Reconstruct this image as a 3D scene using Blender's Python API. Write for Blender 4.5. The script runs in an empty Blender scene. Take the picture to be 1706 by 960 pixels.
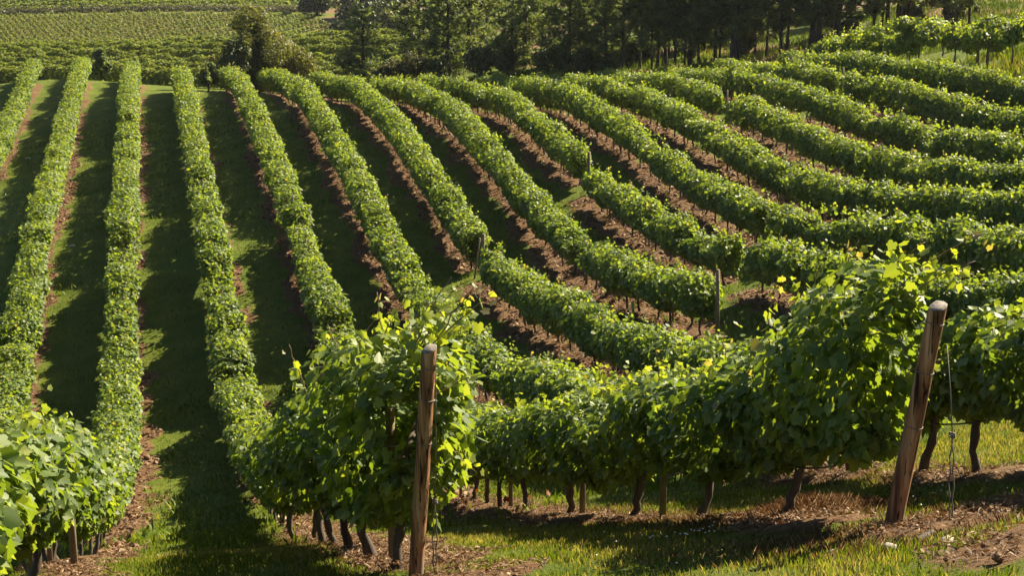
import bpy, math, random
import numpy as np
from mathutils import Vector, Matrix

rng = np.random.default_rng(7)
random.seed(7)
R = math.radians
scene = bpy.context.scene
C = scene.collection

# ------------------------------------------------------------------ terrain
CTRL = np.array([(-8.6, 127.16, -12.83), (-8.6, 106.43, -13.9), (-8.6, 95.0, -14.24), (-4.9, 126.85, -12.88), (-4.9, 100.13, -13.26), (-4.9, 87.26, -13.76), (-4.9, 70.92, -14.16), (-4.9, 60.76, -15.23), (-4.9, 53.03, -16.04), (2.08, 104.11, -11.5), (2.08, 77.85, -13.08), (2.08, 60.66, -13.46), (2.08, 51.71, -14.63), (2.08, 45.76, -15.47), (5.5, 113.88, -12.71), (5.5, 88.56, -11.92), (5.5, 77.37, -12.32), (5.5, 66.91, -12.96), (5.5, 57.24, -14.17), (5.5, 48.08, -14.64), (8.5, 126.43, -14.26), (8.5, 88.37, -10.79), (8.5, 81.39, -11.49), (8.5, 72.21, -11.97), (8.5, 63.9, -12.57), (8.5, 53.99, -13.62), (8.5, 39.01, -12.9), (8.5, 31.43, -11.4), (8.5, 14.82, -6.02), (11.5, 111.15, -13.0), (11.5, 80.97, -11.05), (11.5, 67.92, -11.95), (11.5, 58.75, -13.09), (11.5, 52.73, -13.11), (11.5, 42.6, -12.28), (11.5, 37.44, -11.98), (11.5, 32.54, -11.18), (14.5, 101.65, -12.32), (14.5, 82.5, -11.17), (14.5, 67.29, -11.61), (14.5, 57.64, -12.56), (14.5, 52.45, -13.07), (14.5, 48.21, -12.64), (14.5, 42.99, -12.08), (14.5, 38.73, -11.42), (17.5, 97.74, -11.95), (17.5, 76.59, -10.41), (17.5, 69.64, -10.93), (17.5, 61.95, -11.33), (17.5, 60.21, -11.99), (17.5, 54.23, -11.81), (17.5, 49.23, -11.84), (17.5, 45.02, -11.5), (17.5, 43.03, -11.35), (17.5, 39.72, -10.74), (17.5, 36.46, -10.42), (17.5, 28.33, -9.3), (20.5, 94.37, -11.68), (20.5, 76.97, -10.14), (20.5, 67.08, -10.61), (20.5, 62.21, -10.97), (20.5, 55.7, -11.47), (20.5, 51.07, -11.44), (20.5, 48.5, -11.44), (20.5, 44.49, -10.86), (20.5, 39.78, -10.14), (20.5, 37.27, -9.69), (20.5, 34.42, -9.42), (23.5, 86.51, -10.82), (23.5, 76.99, -10.27), (23.5, 68.96, -10.07), (23.5, 64.06, -10.4), (23.5, 59.33, -10.84), (23.5, 54.15, -11.12), (23.5, 47.75, -10.66), (23.5, 43.52, -10.02), (23.5, 38.44, -9.18), (26.5, 87.93, -10.96), (26.5, 78.73, -9.99), (26.5, 72.63, -10.0), (26.5, 68.68, -10.23), (26.5, 64.43, -10.03), (26.5, 59.53, -10.39), (26.5, 55.0, -10.44), (26.5, 50.43, -10.25), (26.5, 46.16, -9.8), (29.5, 82.96, -10.24), (29.5, 74.83, -9.52), (29.5, 72.18, -9.56), (29.5, 68.41, -9.44), (29.5, 62.82, -9.64), (29.5, 57.3, -9.73), (29.5, 50.03, -9.33), (32.5, 82.46, -10.09), (32.5, 74.04, -9.06), (32.5, 69.08, -9.26), (32.5, 63.32, -9.09), (32.5, 57.88, -9.1), (32.5, 53.58, -9.14), (35.5, 78.3, -9.29), (35.5, 71.07, -8.74), (35.5, 65.47, -8.56), (35.5, 58.7, -8.67), (1.87, 11.52, -5.28), (5.42, 10.35, -4.68), (1.87, 22.85, -9.58), (7.61, 12.21, -5.16), (5.4, 12.31, -5.28), (5.25, 14.23, -6.13), (5.15, 16.37, -7.06), (5.1, 18.58, -7.81), (5.1, 22.95, -9.42), (-1.38, 19.58, -8.34), (-1.5, 16.91, -7.0), (8.0, 13.48, -5.76), (4.82, 7.6, -3.78), (2.44, 11.2, -5.1), (39.0, 70.69, -7.75), (38.0, 63.56, -7.38), (39.5, 81.27, -8.18), (51.76, 112.0, -8.03), (33.05, 99.0, -9.77), (41.94, 100.0, -9.32), (56.39, 98.0, -7.39), (29.22, 100.0, -10.37), (24.02, 104.0, -11.05), (20.94, 112.0, -11.65), (65.81, 130.0, -8.34), (62.73, 150.0, -10.05), (53.33, 160.0, -11.79), (37.66, 150.0, -12.02), (-12.19, 145.0, -14.99), (-14.77, 178.0, -15.4), (2.7, 138.0, -14.76), (3.4, 166.0, -14.35), (14.62, 125.0, -13.98), (17.63, 150.0, -13.1), (21.94, 148.0, -13.19), (-21.98, 265.0, -21.94), (-24.01, 292.0, -21.09), (-25.96, 318.0, -20.21), (5.5, 268.0, -21.89), (6.87, 320.0, -19.73), (31.74, 270.0, -21.99), (37.53, 318.0, -20.02), (49.81, 290.0, -19.92), (-32.47, 400.0, -21.11), (23.32, 400.0, -20.92), (68.75, 400.0, -21.62), (0.0, 0.0, -1.75), (8.0, 0.0, -0.9), (20.0, 0.0, 0.3), (-10.0, 0.0, -3.2), (-10.0, 12.0, -6.5), (-10.0, 25.0, -11.0), (20.0, 20.0, -4.0), (30.0, 25.0, -3.6), (45.0, 45.0, -5.0), (-14.0, 60.0, -16.0), (-14.0, 90.0, -15.4), (-15.0, 218.0, -20.5), (25.0, 205.0, -19.5), (60.0, 220.0, -16.0), (-25.0, 120.0, -15.8), (80.0, 100.0, -5.0)])

def _tps_fit(P, lam):
    p = P[:, :2] / 20.0
    n = len(p)
    d = np.linalg.norm(p[:, None] - p[None], axis=2)
    K = np.where(d > 0, d * d * np.log(d + 1e-12), 0) + lam * np.eye(n) * 0.01
    M = np.c_[np.ones(n), p]
    A = np.block([[K, M], [M.T, np.zeros((3, 3))]])
    return p, np.linalg.solve(A, np.r_[P[:, 2], 0, 0, 0])
_TP, _TW = _tps_fit(CTRL, 4.0)

def ground(x, y):
    x = np.atleast_1d(np.asarray(x, float)); y = np.atleast_1d(np.asarray(y, float))
    xc = np.clip(x, -34, 92); yc = np.clip(y, -3, 400)
    q = np.c_[xc, yc] / 20.0
    out = np.empty(len(q))
    for a in range(0, len(q), 20000):
        qq = q[a:a + 20000]
        d = np.linalg.norm(qq[:, None] - _TP[None], axis=2)
        out[a:a + 20000] = np.where(d > 0, d * d * np.log(d + 1e-12), 0) @ _TW[:len(_TP)] + np.c_[np.ones(len(qq)), qq] @ _TW[len(_TP):]
    out += np.maximum(0, y - 420) * 0.10
    return out

def gz(x, y):
    return float(ground([x], [y])[0])

def vnoise(x, y, seed=0):
    """2-D value noise, -1..1"""
    x = np.asarray(x, float); y = np.asarray(y, float)
    xi = np.floor(x).astype(np.int64); yi = np.floor(y).astype(np.int64)
    fx = x - xi; fy = y - yi
    fx = fx * fx * (3 - 2 * fx); fy = fy * fy * (3 - 2 * fy)
    def h(a, b):
        k = (a * 374761393 + b * 668265263 + seed * 982451653) & 0x7fffffff
        k = ((k ^ (k >> 13)) * 1274126177) & 0x7fffffff
        return ((k ^ (k >> 16)) & 0xffff) / 32767.5 - 1.0
    return (h(xi, yi) * (1 - fx) + h(xi + 1, yi) * fx) * (1 - fy) + (h(xi, yi + 1) * (1 - fx) + h(xi + 1, yi + 1) * fx) * fy

# ------------------------------------------------------------------ object helpers
def mesh_obj(name, verts, faces, mat, parent=None, attrs=None, smooth=False, mat_idx=None):
    """faces: list of int arrays, each (n,k) - one array per polygon size"""
    me = bpy.data.meshes.new(name)
    verts = np.asarray(verts, np.float32)
    me.vertices.add(len(verts)); me.vertices.foreach_set('co', verts.ravel())
    faces = [np.asarray(f, np.int32) for f in faces if len(f)]
    nl = sum(f.size for f in faces); npoly = sum(len(f) for f in faces)
    me.loops.add(nl); me.polygons.add(npoly)
    me.loops.foreach_set('vertex_index', np.concatenate([f.ravel() for f in faces]))
    tot = np.concatenate([np.full(len(f), f.shape[1], np.int32) for f in faces])
    start = np.concatenate([[0], np.cumsum(tot)[:-1]]).astype(np.int32)
    me.polygons.foreach_set('loop_start', start)
    me.polygons.foreach_set('loop_total', tot)
    if smooth:
        me.polygons.foreach_set('use_smooth', np.ones(npoly, bool))
    mats = mat if isinstance(mat, (list, tuple)) else [mat]
    for m in mats: me.materials.append(m)
    if mat_idx is not None:
        me.polygons.foreach_set('material_index', np.asarray(mat_idx, np.int32))
    me.update(calc_edges=True)
    for k, v in (attrs or {}).items():
        at = me.attributes.new(k, 'FLOAT', 'POINT')
        at.data.foreach_set('value', np.asarray(v, np.float32))
    o = bpy.data.objects.new(name, me); C.objects.link(o)
    if parent: o.parent = parent
    return o

def tag(o, label, cat, group=None):
    o['label'] = label; o['category'] = cat
    if group: o['group'] = group
    return o

def kind(o, k):
    o['kind'] = k
    return o

def empty(name, loc, label, cat, group=None):
    o = bpy.data.objects.new(name, None); C.objects.link(o)
    o.location = loc; o.empty_display_size = 0.2
    return tag(o, label, cat, group)

class MB:
    def __init__(s):
        s.v = []; s.f = {}; s.n = 0; s.a = []
    def add(s, v, faces, tint=0.5):
        v = np.asarray(v, float)
        for f in faces:
            s.f.setdefault(len(f), []).append([i + s.n for i in f])
        s.v.append(v); s.a.append(np.full(len(v), tint)); s.n += len(v)
    def tube(s, pts, rads, k=6, tint=0.5, cap=True, jit=0.0):
        pts = [np.asarray(p, float) for p in pts]
        rings = []
        for i, p in enumerate(pts):
            t = pts[min(i + 1, len(pts) - 1)] - pts[max(i - 1, 0)]
            t = t / (np.linalg.norm(t) + 1e-9)
            a = np.cross(t, [0.31, 0.95, 0.05] if abs(t[2]) > .6 else [0, 0, 1]); a /= np.linalg.norm(a) + 1e-9
            b = np.cross(t, a)
            r = rads[i] if hasattr(rads, '__len__') else rads
            for j in range(k):
                an = 2 * math.pi * j / k
                rr = r * (1 + (random.uniform(-jit, jit) if jit else 0))
                rings.append(p + rr * (math.cos(an) * a + math.sin(an) * b))
        fs = []
        for i in range(len(pts) - 1):
            for j in range(k):
                fs.append((i * k + j, i * k + (j + 1) % k, (i + 1) * k + (j + 1) % k, (i + 1) * k + j))
        s.add(rings, fs, tint)
        if cap:
            n0 = s.n - len(rings)
            s.f.setdefault(k, []).append([n0 + j for j in range(k)][::-1])
            s.f[k].append([n0 + (len(pts) - 1) * k + j for j in range(k)])
    def build(s, name, mat, parent=None, smooth=True):
        order = sorted(s.f)
        return mesh_obj(name, np.concatenate(s.v), [np.array(s.f[k]) for k in order], mat, parent,
                        {'tint': np.concatenate(s.a)}, smooth)

# ------------------------------------------------------------------ materials
def new_mat(name):
    m = bpy.data.materials.new(name); m.use_nodes = True
    nt = m.node_tree; nt.nodes.clear()
    return m, nt
def nd(nt, t, **kw):
    n = nt.nodes.new(t)
    for k, v in kw.items(): setattr(n, k, v)
    return n
def ramp(nt, stops):
    r = nd(nt, 'ShaderNodeValToRGB')
    el = r.color_ramp.elements
    while len(el) < len(stops): el.new(0.5)
    for e, (p, c) in zip(el, stops):
        e.position = p; e.color = (*c, 1)
    return r
L = lambda nt, a, b: nt.links.new(a, b)

def leaf_mat(name, stops, trans=0.4, tcol=(1.5, 1.45, 0.6), rough=0.42, spec=0.5):
    m, nt = new_mat(name)
    at = nd(nt, 'ShaderNodeAttribute', attribute_name='tint')
    rp = ramp(nt, stops); L(nt, at.outputs['Fac'], rp.inputs[0])
    p = nd(nt, 'ShaderNodeBsdfPrincipled')
    p.inputs['Roughness'].default_value = rough
    p.inputs['Specular IOR Level'].default_value = spec
    L(nt, rp.outputs[0], p.inputs['Base Color'])
    mx = nd(nt, 'ShaderNodeMix', data_type='RGBA', blend_type='MULTIPLY')
    mx.inputs['Factor'].default_value = 1.0
    L(nt, rp.outputs[0], mx.inputs['A']); mx.inputs['B'].default_value = (*tcol, 1)
    tr = nd(nt, 'ShaderNodeBsdfTranslucent'); L(nt, mx.outputs['Result'], tr.inputs['Color'])
    ms = nd(nt, 'ShaderNodeMixShader'); ms.inputs[0].default_value = trans
    L(nt, p.outputs[0], ms.inputs[1]); L(nt, tr.outputs[0], ms.inputs[2])
    o = nd(nt, 'ShaderNodeOutputMaterial'); L(nt, ms.outputs[0], o.inputs[0])
    return m

VINE_STOPS = [(0.0, (0.050, 0.092, 0.016)), (0.45, (0.114, 0.166, 0.038)), (0.75, (0.195, 0.240, 0.052)),
              (0.92, (0.25, 0.28, 0.05)), (1.0, (0.25, 0.20, 0.12))]
M_vine = leaf_mat('vine_leaf', VINE_STOPS, 0.47, (2.0, 1.85, 0.42), 0.54, 0.40)
M_farvine = leaf_mat('far_vine_leaf', [(0, (0.10, 0.135, 0.026)), (0.6, (0.17, 0.21, 0.04)), (1, (0.27, 0.28, 0.06))], 0.4, (1.6, 1.5, 0.6), 0.6, 0.2)
M_pine = leaf_mat('pine_needle', [(0, (0.055, 0.078, 0.034)), (0.5, (0.115, 0.145, 0.058)), (1, (0.21, 0.225, 0.09))], 0.52, (1.6, 1.6, 0.7), 0.5, 0.35)
M_bush = leaf_mat('bush_leaf', [(0, (0.032, 0.052, 0.018)), (0.5, (0.072, 0.095, 0.026)), (1, (0.15, 0.155, 0.04))], 0.3, (1.5, 1.4, 0.6), 0.5, 0.35)
M_olive = leaf_mat('olive_leaf', [(0, (0.055, 0.068, 0.022)), (0.5, (0.115, 0.125, 0.04)), (1, (0.20, 0.19, 0.06))], 0.45, (1.6, 1.5, 0.6), 0.5, 0.3)
M_scrub = leaf_mat('scrub_leaf', [(0, (0.05, 0.06, 0.02)), (0.5, (0.09, 0.095, 0.035)), (1, (0.15, 0.13, 0.06))], 0.3, (1.4, 1.3, 0.7), 0.6, 0.3)
M_grass = leaf_mat('grass_blade', [(0, (0.05, 0.085, 0.008)), (0.5, (0.105, 0.145, 0.014)), (0.8, (0.19, 0.195, 0.03)), (1, (0.32, 0.25, 0.12))], 0.35, (1.5, 1.5, 0.5), 0.5, 0.4)
M_litter = leaf_mat('dry_litter', [(0, (0.06, 0.032, 0.016)), (0.4, (0.15, 0.082, 0.04)), (0.8, (0.27, 0.17, 0.085)), (1, (0.45, 0.34, 0.22))], 0.15, (1.3, 1.0, .7), 0.7, 0.2)
M_redleaf = leaf_mat('dead_leaf', [(0, (0.20, 0.05, 0.015)), (1, (0.34, 0.12, 0.03))], 0.4, (1.5, 1.0, .5), 0.6, 0.3)

def solid(name, col, rough=0.7, metal=0.0, noise=None, bump=0.0, scale=8.0, stretch=(1, 1, 1)):
    m, nt = new_mat(name)
    p = nd(nt, 'ShaderNodeBsdfPrincipled'); p.inputs['Roughness'].default_value = rough; p.inputs['Metallic'].default_value = metal
    o = nd(nt, 'ShaderNodeOutputMaterial'); L(nt, p.outputs[0], o.inputs[0])
    p.inputs['Base Color'].default_value = (*col, 1)
    if noise:
        tc = nd(nt, 'ShaderNodeTexCoord'); mp = nd(nt, 'ShaderNodeMapping'); mp.inputs['Scale'].default_value = stretch
        L(nt, tc.outputs['Object'], mp.inputs[0])
        n = nd(nt, 'ShaderNodeTexNoise'); n.inputs['Scale'].default_value = scale; n.inputs['Detail'].default_value = 7
        n.inputs['Roughness'].default_value = 0.65
        L(nt, mp.outputs[0], n.inputs[0])
        k = len(noise)
        rp = ramp(nt, [(0.28 + 0.44 * i / max(1, k - 1), c) for i, c in enumerate(noise)])
        L(nt, n.outputs[0], rp.inputs[0]); L(nt, rp.outputs[0], p.inputs['Base Color'])
        if bump:
            b = nd(nt, 'ShaderNodeBump'); b.inputs['Strength'].default_value = 0.8; b.inputs['Distance'].default_value = bump
            L(nt, n.outputs[0], b.inputs['Height']); L(nt, b.outputs[0], p.inputs['Normal'])
    return m

M_bark = solid('vine_bark', (0.06, 0.04, 0.028), 0.9, 0, [(0.022, 0.016, 0.012), (0.06, 0.042, 0.03), (0.13, 0.095, 0.07)], 0.012, 14, (1, 1, 0.25))
M_pinebark = solid('pine_bark', (0.04, 0.028, 0.02), 0.95, 0, [(0.016, 0.012, 0.010), (0.042, 0.030, 0.022), (0.09, 0.062, 0.045)], 0.03, 5, (1, 1, 0.3))
M_stake = solid('stake_wood', (0.14, 0.10, 0.06), 0.85, 0, [(0.07, 0.055, 0.03), (0.15, 0.115, 0.06), (0.24, 0.18, 0.10)], 0.003, 18, (1, 1, 0.12))
M_post = solid('post_wood', (0.2, 0.1, 0.05), 0.68, 0, [(0.035, 0.018, 0.012), (0.12, 0.055, 0.026), (0.24, 0.115, 0.05), (0.30, 0.17, 0.09), (0.42, 0.30, 0.20)], 0.005, 11, (1.6, 1.6, 0.07))
def post_mat():
    m, nt = new_mat('weathered_post')
    p = nd(nt, 'ShaderNodeBsdfPrincipled'); p.inputs['Roughness'].default_value = .8; p.inputs['Specular IOR Level'].default_value = .2
    o = nd(nt, 'ShaderNodeOutputMaterial'); L(nt, p.outputs[0], o.inputs[0])
    tc = nd(nt, 'ShaderNodeTexCoord')
    def ns(scale, sz, det=5, off=0):
        mp = nd(nt, 'ShaderNodeMapping'); mp.inputs['Scale'].default_value = (1, 1, sz); mp.inputs['Location'].default_value = (off, off, off); L(nt, tc.outputs['Object'], mp.inputs[0])
        n = nd(nt, 'ShaderNodeTexNoise'); n.inputs['Scale'].default_value = scale; n.inputs['Detail'].default_value = det; L(nt, mp.outputs[0], n.inputs[0]); return n.outputs[0]
    a, b, c, d = ns(22, .05), ns(46, .022, 2, 3.1), ns(3.2, .5, 4, 7.7), ns(60, .12, 3, 1.3)
    r1 = ramp(nt, [(0.30, (0.060, 0.030, 0.017)), (0.45, (0.19, 0.088, 0.038)), (0.57, (0.32, 0.165, 0.072)), (0.72, (0.43, 0.28, 0.16))]); L(nt, a, r1.inputs[0])
    r2 = ramp(nt, [(0.30, (0.20, 0.17, 0.14)), (0.62, (0.20, 0.17, 0.14))]); grey = ramp(nt, [(0.52, (0, 0, 0)), (0.68, (.75, .75, .75))]); L(nt, c, grey.inputs[0])
    m1 = nd(nt, 'ShaderNodeMix', data_type='RGBA'); L(nt, grey.outputs[0], m1.inputs['Factor']); L(nt, r1.outputs[0], m1.inputs['A']); m1.inputs['B'].default_value = (.24, .19, .14, 1)
    ck = ramp(nt, [(0.345, (.12, .10, .09)), (0.40, (1, 1, 1))]); L(nt, b, ck.inputs[0])
    m2 = nd(nt, 'ShaderNodeMix', data_type='RGBA', blend_type='MULTIPLY'); m2.inputs['Factor'].default_value = 1; L(nt, m1.outputs['Result'], m2.inputs['A']); L(nt, ck.outputs[0], m2.inputs['B'])
    L(nt, m2.outputs['Result'], p.inputs['Base Color'])
    s1 = nd(nt, 'ShaderNodeMath', operation='ADD'); L(nt, ck.outputs[0], s1.inputs[0]); L(nt, d, s1.inputs[1])
    bp = nd(nt, 'ShaderNodeBump'); bp.inputs['Strength'].default_value = .9; bp.inputs['Distance'].default_value = .006; L(nt, s1.outputs[0], bp.inputs['Height']); L(nt, bp.outputs[0], p.inputs['Normal'])
    return m
M_post = post_mat()
M_posttop = solid('post_cut_end', (0.3, 0.27, 0.22), 0.8, 0, [(0.05, 0.04, 0.03), (0.17, 0.14, 0.11), (0.36, 0.32, 0.27)], 0.006, 24)
M_wire = solid('galvanised_wire', (0.1, 0.09, 0.08), 0.7, 0.2, [(0.06, 0.05, 0.04), (0.16, 0.14, 0.12)], 0, 30)
M_hose = solid('black_hose', (0.012, 0.012, 0.013), 0.45)
M_cane = solid('green_cane', (0.20, 0.11, 0.05), 0.6, 0, [(0.11, 0.06, 0.03), (0.22, 0.13, 0.06), (0.22, 0.2, 0.07)], 0, 9)
M_stone = solid('stone', (0.3, 0.27, 0.22), 0.85, 0, [(0.16, 0.13, 0.10), (0.32, 0.28, 0.22), (0.46, 0.42, 0.36)], 0.01, 12)
M_clod = solid('earth_clod', (0.16, 0.085, 0.045), 0.95, 0, [(0.09, 0.045, 0.022), (0.16, 0.085, 0.045), (0.26, 0.16, 0.09)], 0.01, 3)
M_clover = solid('clover_flower', (0.75, 0.74, 0.68), 0.7)
M_guard = solid('plastic_guard', (0.22, 0.34, 0.12), 0.5)

def ground_mat():
    m, nt = new_mat('ground_cover')
    p = nd(nt, 'ShaderNodeBsdfPrincipled'); p.inputs['Roughness'].default_value = 0.95; p.inputs['Specular IOR Level'].default_value = 0.15
    o = nd(nt, 'ShaderNodeOutputMaterial'); L(nt, p.outputs[0], o.inputs[0])
    tc = nd(nt, 'ShaderNodeTexCoord')
    def noise(scale, detail=6, rough=0.6):
        n = nd(nt, 'ShaderNodeTexNoise'); n.inputs['Scale'].default_value = scale; n.inputs['Detail'].default_value = detail
        n.inputs['Roughness'].default_value = rough
        L(nt, tc.outputs['Object'], n.inputs[0]); return n.outputs[0]
    n1 = noise(9, 8, 0.7); n2 = noise(0.9, 5); n3 = noise(28, 6, 0.7)
    soil = ramp(nt, [(0.25, (0.066, 0.034, 0.017)), (0.45, (0.135, 0.074, 0.034)), (0.6, (0.20, 0.118, 0.056)), (0.8, (0.31, 0.21, 0.115))]); L(nt, n1, soil.inputs[0])
    grass = ramp(nt, [(0.25, (0.040, 0.068, 0.006)), (0.45, (0.075, 0.108, 0.008)), (0.62, (0.125, 0.145, 0.014)), (0.78, (0.20, 0.165, 0.05))])
    mm = nd(nt, 'ShaderNodeMath', operation='MULTIPLY_ADD'); mm.inputs[1].default_value = 0.6
    L(nt, n2, mm.inputs[0])
    m2 = nd(nt, 'ShaderNodeMath', operation='MULTIPLY'); m2.inputs[1].default_value = 0.4; L(nt, n3, m2.inputs[0]); L(nt, m2.outputs[0], mm.inputs[2])
    L(nt, mm.outputs[0], grass.inputs[0])
    def attr(nm):
        a = nd(nt, 'ShaderNodeAttribute', attribute_name=nm); return a.outputs['Fac']
    # ragged edge between soil strip and grass
    ad = nd(nt, 'ShaderNodeMath', operation='ADD'); L(nt, attr('soil'), ad.inputs[0])
    sb = nd(nt, 'ShaderNodeMath', operation='MULTIPLY_ADD'); sb.inputs[1].default_value = 1.5; sb.inputs[2].default_value = -0.75; L(nt, n1, sb.inputs[0])
    L(nt, sb.outputs[0], ad.inputs[1])
    st = nd(nt, 'ShaderNodeMapRange', interpolation_type='SMOOTHSTEP'); st.inputs[1].default_value = 0.36; st.inputs[2].default_value = 0.64
    L(nt, ad.outputs[0], st.inputs[0])
    mx = nd(nt, 'ShaderNodeMix', data_type='RGBA'); L(nt, st.outputs[0], mx.inputs['Factor'])
    L(nt, grass.outputs[0], mx.inputs['A']); L(nt, soil.outputs[0], mx.inputs['B'])
    L(nt, mx.outputs['Result'], p.inputs['Base Color'])
    b = nd(nt, 'ShaderNodeBump'); b.inputs['Strength'].default_value = 1.0; b.inputs['Distance'].default_value = 0.10
    bh = nd(nt, 'ShaderNodeMath', operation='ADD'); L(nt, n1, bh.inputs[0]); L(nt, m2.outputs[0], bh.inputs[1])
    L(nt, bh.outputs[0], b.inputs['Height']); L(nt, b.outputs[0], p.inputs['Normal'])
    return m
M_ground = ground_mat()
HAZE = 0.00006

# ------------------------------------------------------------------ vine rows: plan, extent, description
# key: plan points (x, y), [(y_from, y_to)...], soil half width, label
ROWS = []
def row(key, plan, y0, y1, soilw, label, top=1.65, **kw):
    ROWS.append(dict(key=key, plan=plan, y0=y0, y1=y1, soilw=soilw, label=label, top=top, **kw))
def st(x): return [(x, 0), (x, 160)]
row('Y', st(-12.2), 108, 130, .7, 'short tip of a vine row peeping in at the left edge below the valley vineyard')
row('Z', st(-8.6), 88, 129, .7, 'vine row with a notch crossing the upper left edge of the picture', notch=[(113.5, 1.0)])
row('A', st(-4.9), 40, 129, .7, 'vine row leaning left that leaves the picture at the middle of the left edge')
row('B', [(-1.2, 130), (-1.25, 95), (-1.38, 55), (-1.42, 30), (-1.38, 0)], 8.5, 127, .75, 'upright straight vine row that fills the bottom left corner with large leaves', notch=[(62.8, -1.7), (88, -1.4)])
row('C', [(2.1, 130), (2.1, 40), (1.86, 24), (1.84, 0)], 11.45, 112, .8, 'long vine row whose near end hangs on the upright wooden post at front centre', hi=[(10, .50), (13, .36), (15.5, .20), (22, 0.08), (30, 0)], fat=[(11, 1.15), (16, 1.2), (24, 1.05), (30, 1)], notch=[(70.8, -1.9), (47, -1.3)])
row('D', [(5.5, 160), (5.5, 50), (5.15, 28), (5.12, 17), (5.42, 10.3), (5.42, 0)], 10.55, 118, .95, 'long vine row curving round to the leaning wooden post at front right', hi=[(10, .46), (11.3, .44), (11.8, .22), (12.3, -.30), (13.0, -.06), (24, 0.0)], fat=[(10, .95), (10.9, 1.12), (11.6, 1.08), (12.2, .62), (12.9, .98), (20, 1.0)], notch=[(64, -1.8), (49, -1.2)])
row('E', [(8.5, 160), (8.5, 32), (8.1, 15), (8.0, 0)], 9, 128, 1.0, 'vine row just behind the leaning post row, visible again right of that post', top=1.68, notch=[(91.5, -1.8), (75, -1.2)])
row('F', st(11.5), 55.6, 111, 1.0, 'upper vine row stopping at a bare end post in mid slope')
row('F2', st(11.5), 24, 53.2, 1.0, 'vine row starting below the mid slope end post and dipping behind the front row')
row('G', st(14.5), 38.9, 104, 1.0, 'vine row ending at the thin post above the front hedge, with one small gap halfway', notch=[(51.0, 1.1)])
row('H', st(17.5), 62.6, 101, 1.0, 'short upper vine row whose end shows a dark vine stem beside a gap')
row('H2', st(17.5), 45.0, 60.5, 1.0, 'middle piece of a vine row between two gaps, its last stem standing bare')
row('H3', st(17.5), 23, 42.7, 1.0, 'dark faced vine row beginning right of a grassy gap behind the leaning post')
row('I', st(20.5), 26, 97, 1.0, 'vine row reaching right edge after one small dip halfway', notch=[(49.0, .9)])
row('J', st(23.5), 31, 92, 1.0, 'unbroken long vine row sweeping from the pines to the middle of the right edge')
row('K', st(26.5), 71.1, 90, 1.0, 'short high vine row ending at a thin stake above green grass', notch=[(75.8, .8)])
row('K2', st(26.5), 37, 68.7, 1.0, 'vine row starting below the thin stake and bending down to the right edge')
row('L', st(29.5), 73.6, 88, 1.0, 'short dark hedge of vines below the first thick pine trunk')
row('L2', st(29.5), 42, 72.6, 1.0, 'long vine row with tendrils hanging down its shaded face')
row('M', st(32.5), 71.0, 87, 1.0, 'short bright vine row near the pines with a dark post at its end')
row('M2', st(32.5), 46, 69.6, 1.0, 'vine row starting right of the dark end post, second from the hilltop vines')
row('N', st(35.5), 50, 84, 1.0, 'uppermost clipped vine row below the tall hilltop vines')

def plan_x(r, y):
    p = sorted((b, a) for a, b in r['plan'])
    return np.interp(y, [q[0] for q in p], [q[1] for q in p])

# ------------------------------------------------------------------ terrain mesh (one sheet)
def axis(parts):
    a = np.concatenate([np.arange(*q) if isinstance(q, tuple) else np.array(q, float) for q in parts])
    return np.unique(a.round(4))
GX = axis([[-900, -400, -200, -120, -80, -55, -42], (-34, -14, 1.0), (-14, 42, 0.17), (42, 60, 0.6), (60, 96, 2.0), [100, 130, 180, 260, 400, 700, 1000]])
GY = axis([[-150, -80, -40], (-20, 5, 1.0), (5, 22, 0.11), (22, 62, 0.2), (62, 122, 0.36), (122, 330, 1.5), (330, 420, 5.0), [430, 460, 520, 620, 760, 950, 1200, 1600, 2200]])
XX, YY = np.meshgrid(GX, GY)
px, py = XX.ravel(), YY.ravel()

def soil_mask(px, py):
    s = np.zeros(len(px))
    wob = 0.30 * vnoise(px * .45, py * .45, 3) + 0.30 * vnoise(px * 1.5, py * 1.5, 5) + .12 * vnoise(px * 4, py * 4, 6)
    for r in ROWS:
        sh = -.12 if r['soilw'] > .9 else .38
        m = (py > r['y0'] + .2) & (py < r['y1'] + 1.0) & (py < 125)
        d = np.abs(px[m] - sh - plan_x(r, py[m]))
        sw = (r['soilw'] - .32) * np.interp(py[m], [18, 34], [.55 if r['key'] in 'CDE' else .8, 1.0])
        s[m] = np.maximum(s[m], np.clip((sw + wob[m] + .25 - d) / 0.5, 0, 1))
    # worn earth at the headland by the posts
    def patch(cx, cy, rx, ry, amp):
        d = np.hypot((px - cx) / rx, (py - cy) / ry) + 0.45 * vnoise(px * 1.3, py * 1.3, 11)
        return np.clip((1.15 - d) * 2.2, 0, 1) * amp
    for q in ((5.3, 8.3, 1.0, .75, 1), (5.35, 9.7, .75, .55, .9), (2.35, 11.0, .6, .5, .95), (6.5, 10.4, .6, .5, .7), (5.7, 12.6, .55, .5, .65)):
        s = np.maximum(s, patch(*q))
    # woodland floor and hillside
    w = np.clip((py - np.where(px > 37, 86, 91)) / 4, 0, 1) * np.clip((px - 22) / 6, 0, 1)
    s = np.maximum(s, w * (0.50 + 0.55 * vnoise(px * .22, py * .22, 21)))
    # earth track across the far hill and bare soil between the far rows
    track = .45 * np.clip(2 - 2 * np.abs(py - (321 - 0.10 * px)) / 5, 0, 1) * np.clip((24 - px) / 6, 0, 1)
    s = np.maximum(s, track)
    far = ((py > 258) & (py < 320) & (px < 27 - .1 * (py - 262))) * (0.55 + 0.35 * vnoise(px * .12, py * .12, 8))
    s = np.maximum(s, far)
    # bare orange bank right of the far hill
    s = np.maximum(s, np.clip(1.4 - np.hypot((px - 46.5) / 3, (py - 306) / 8), 0, 1))
    return s

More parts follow.
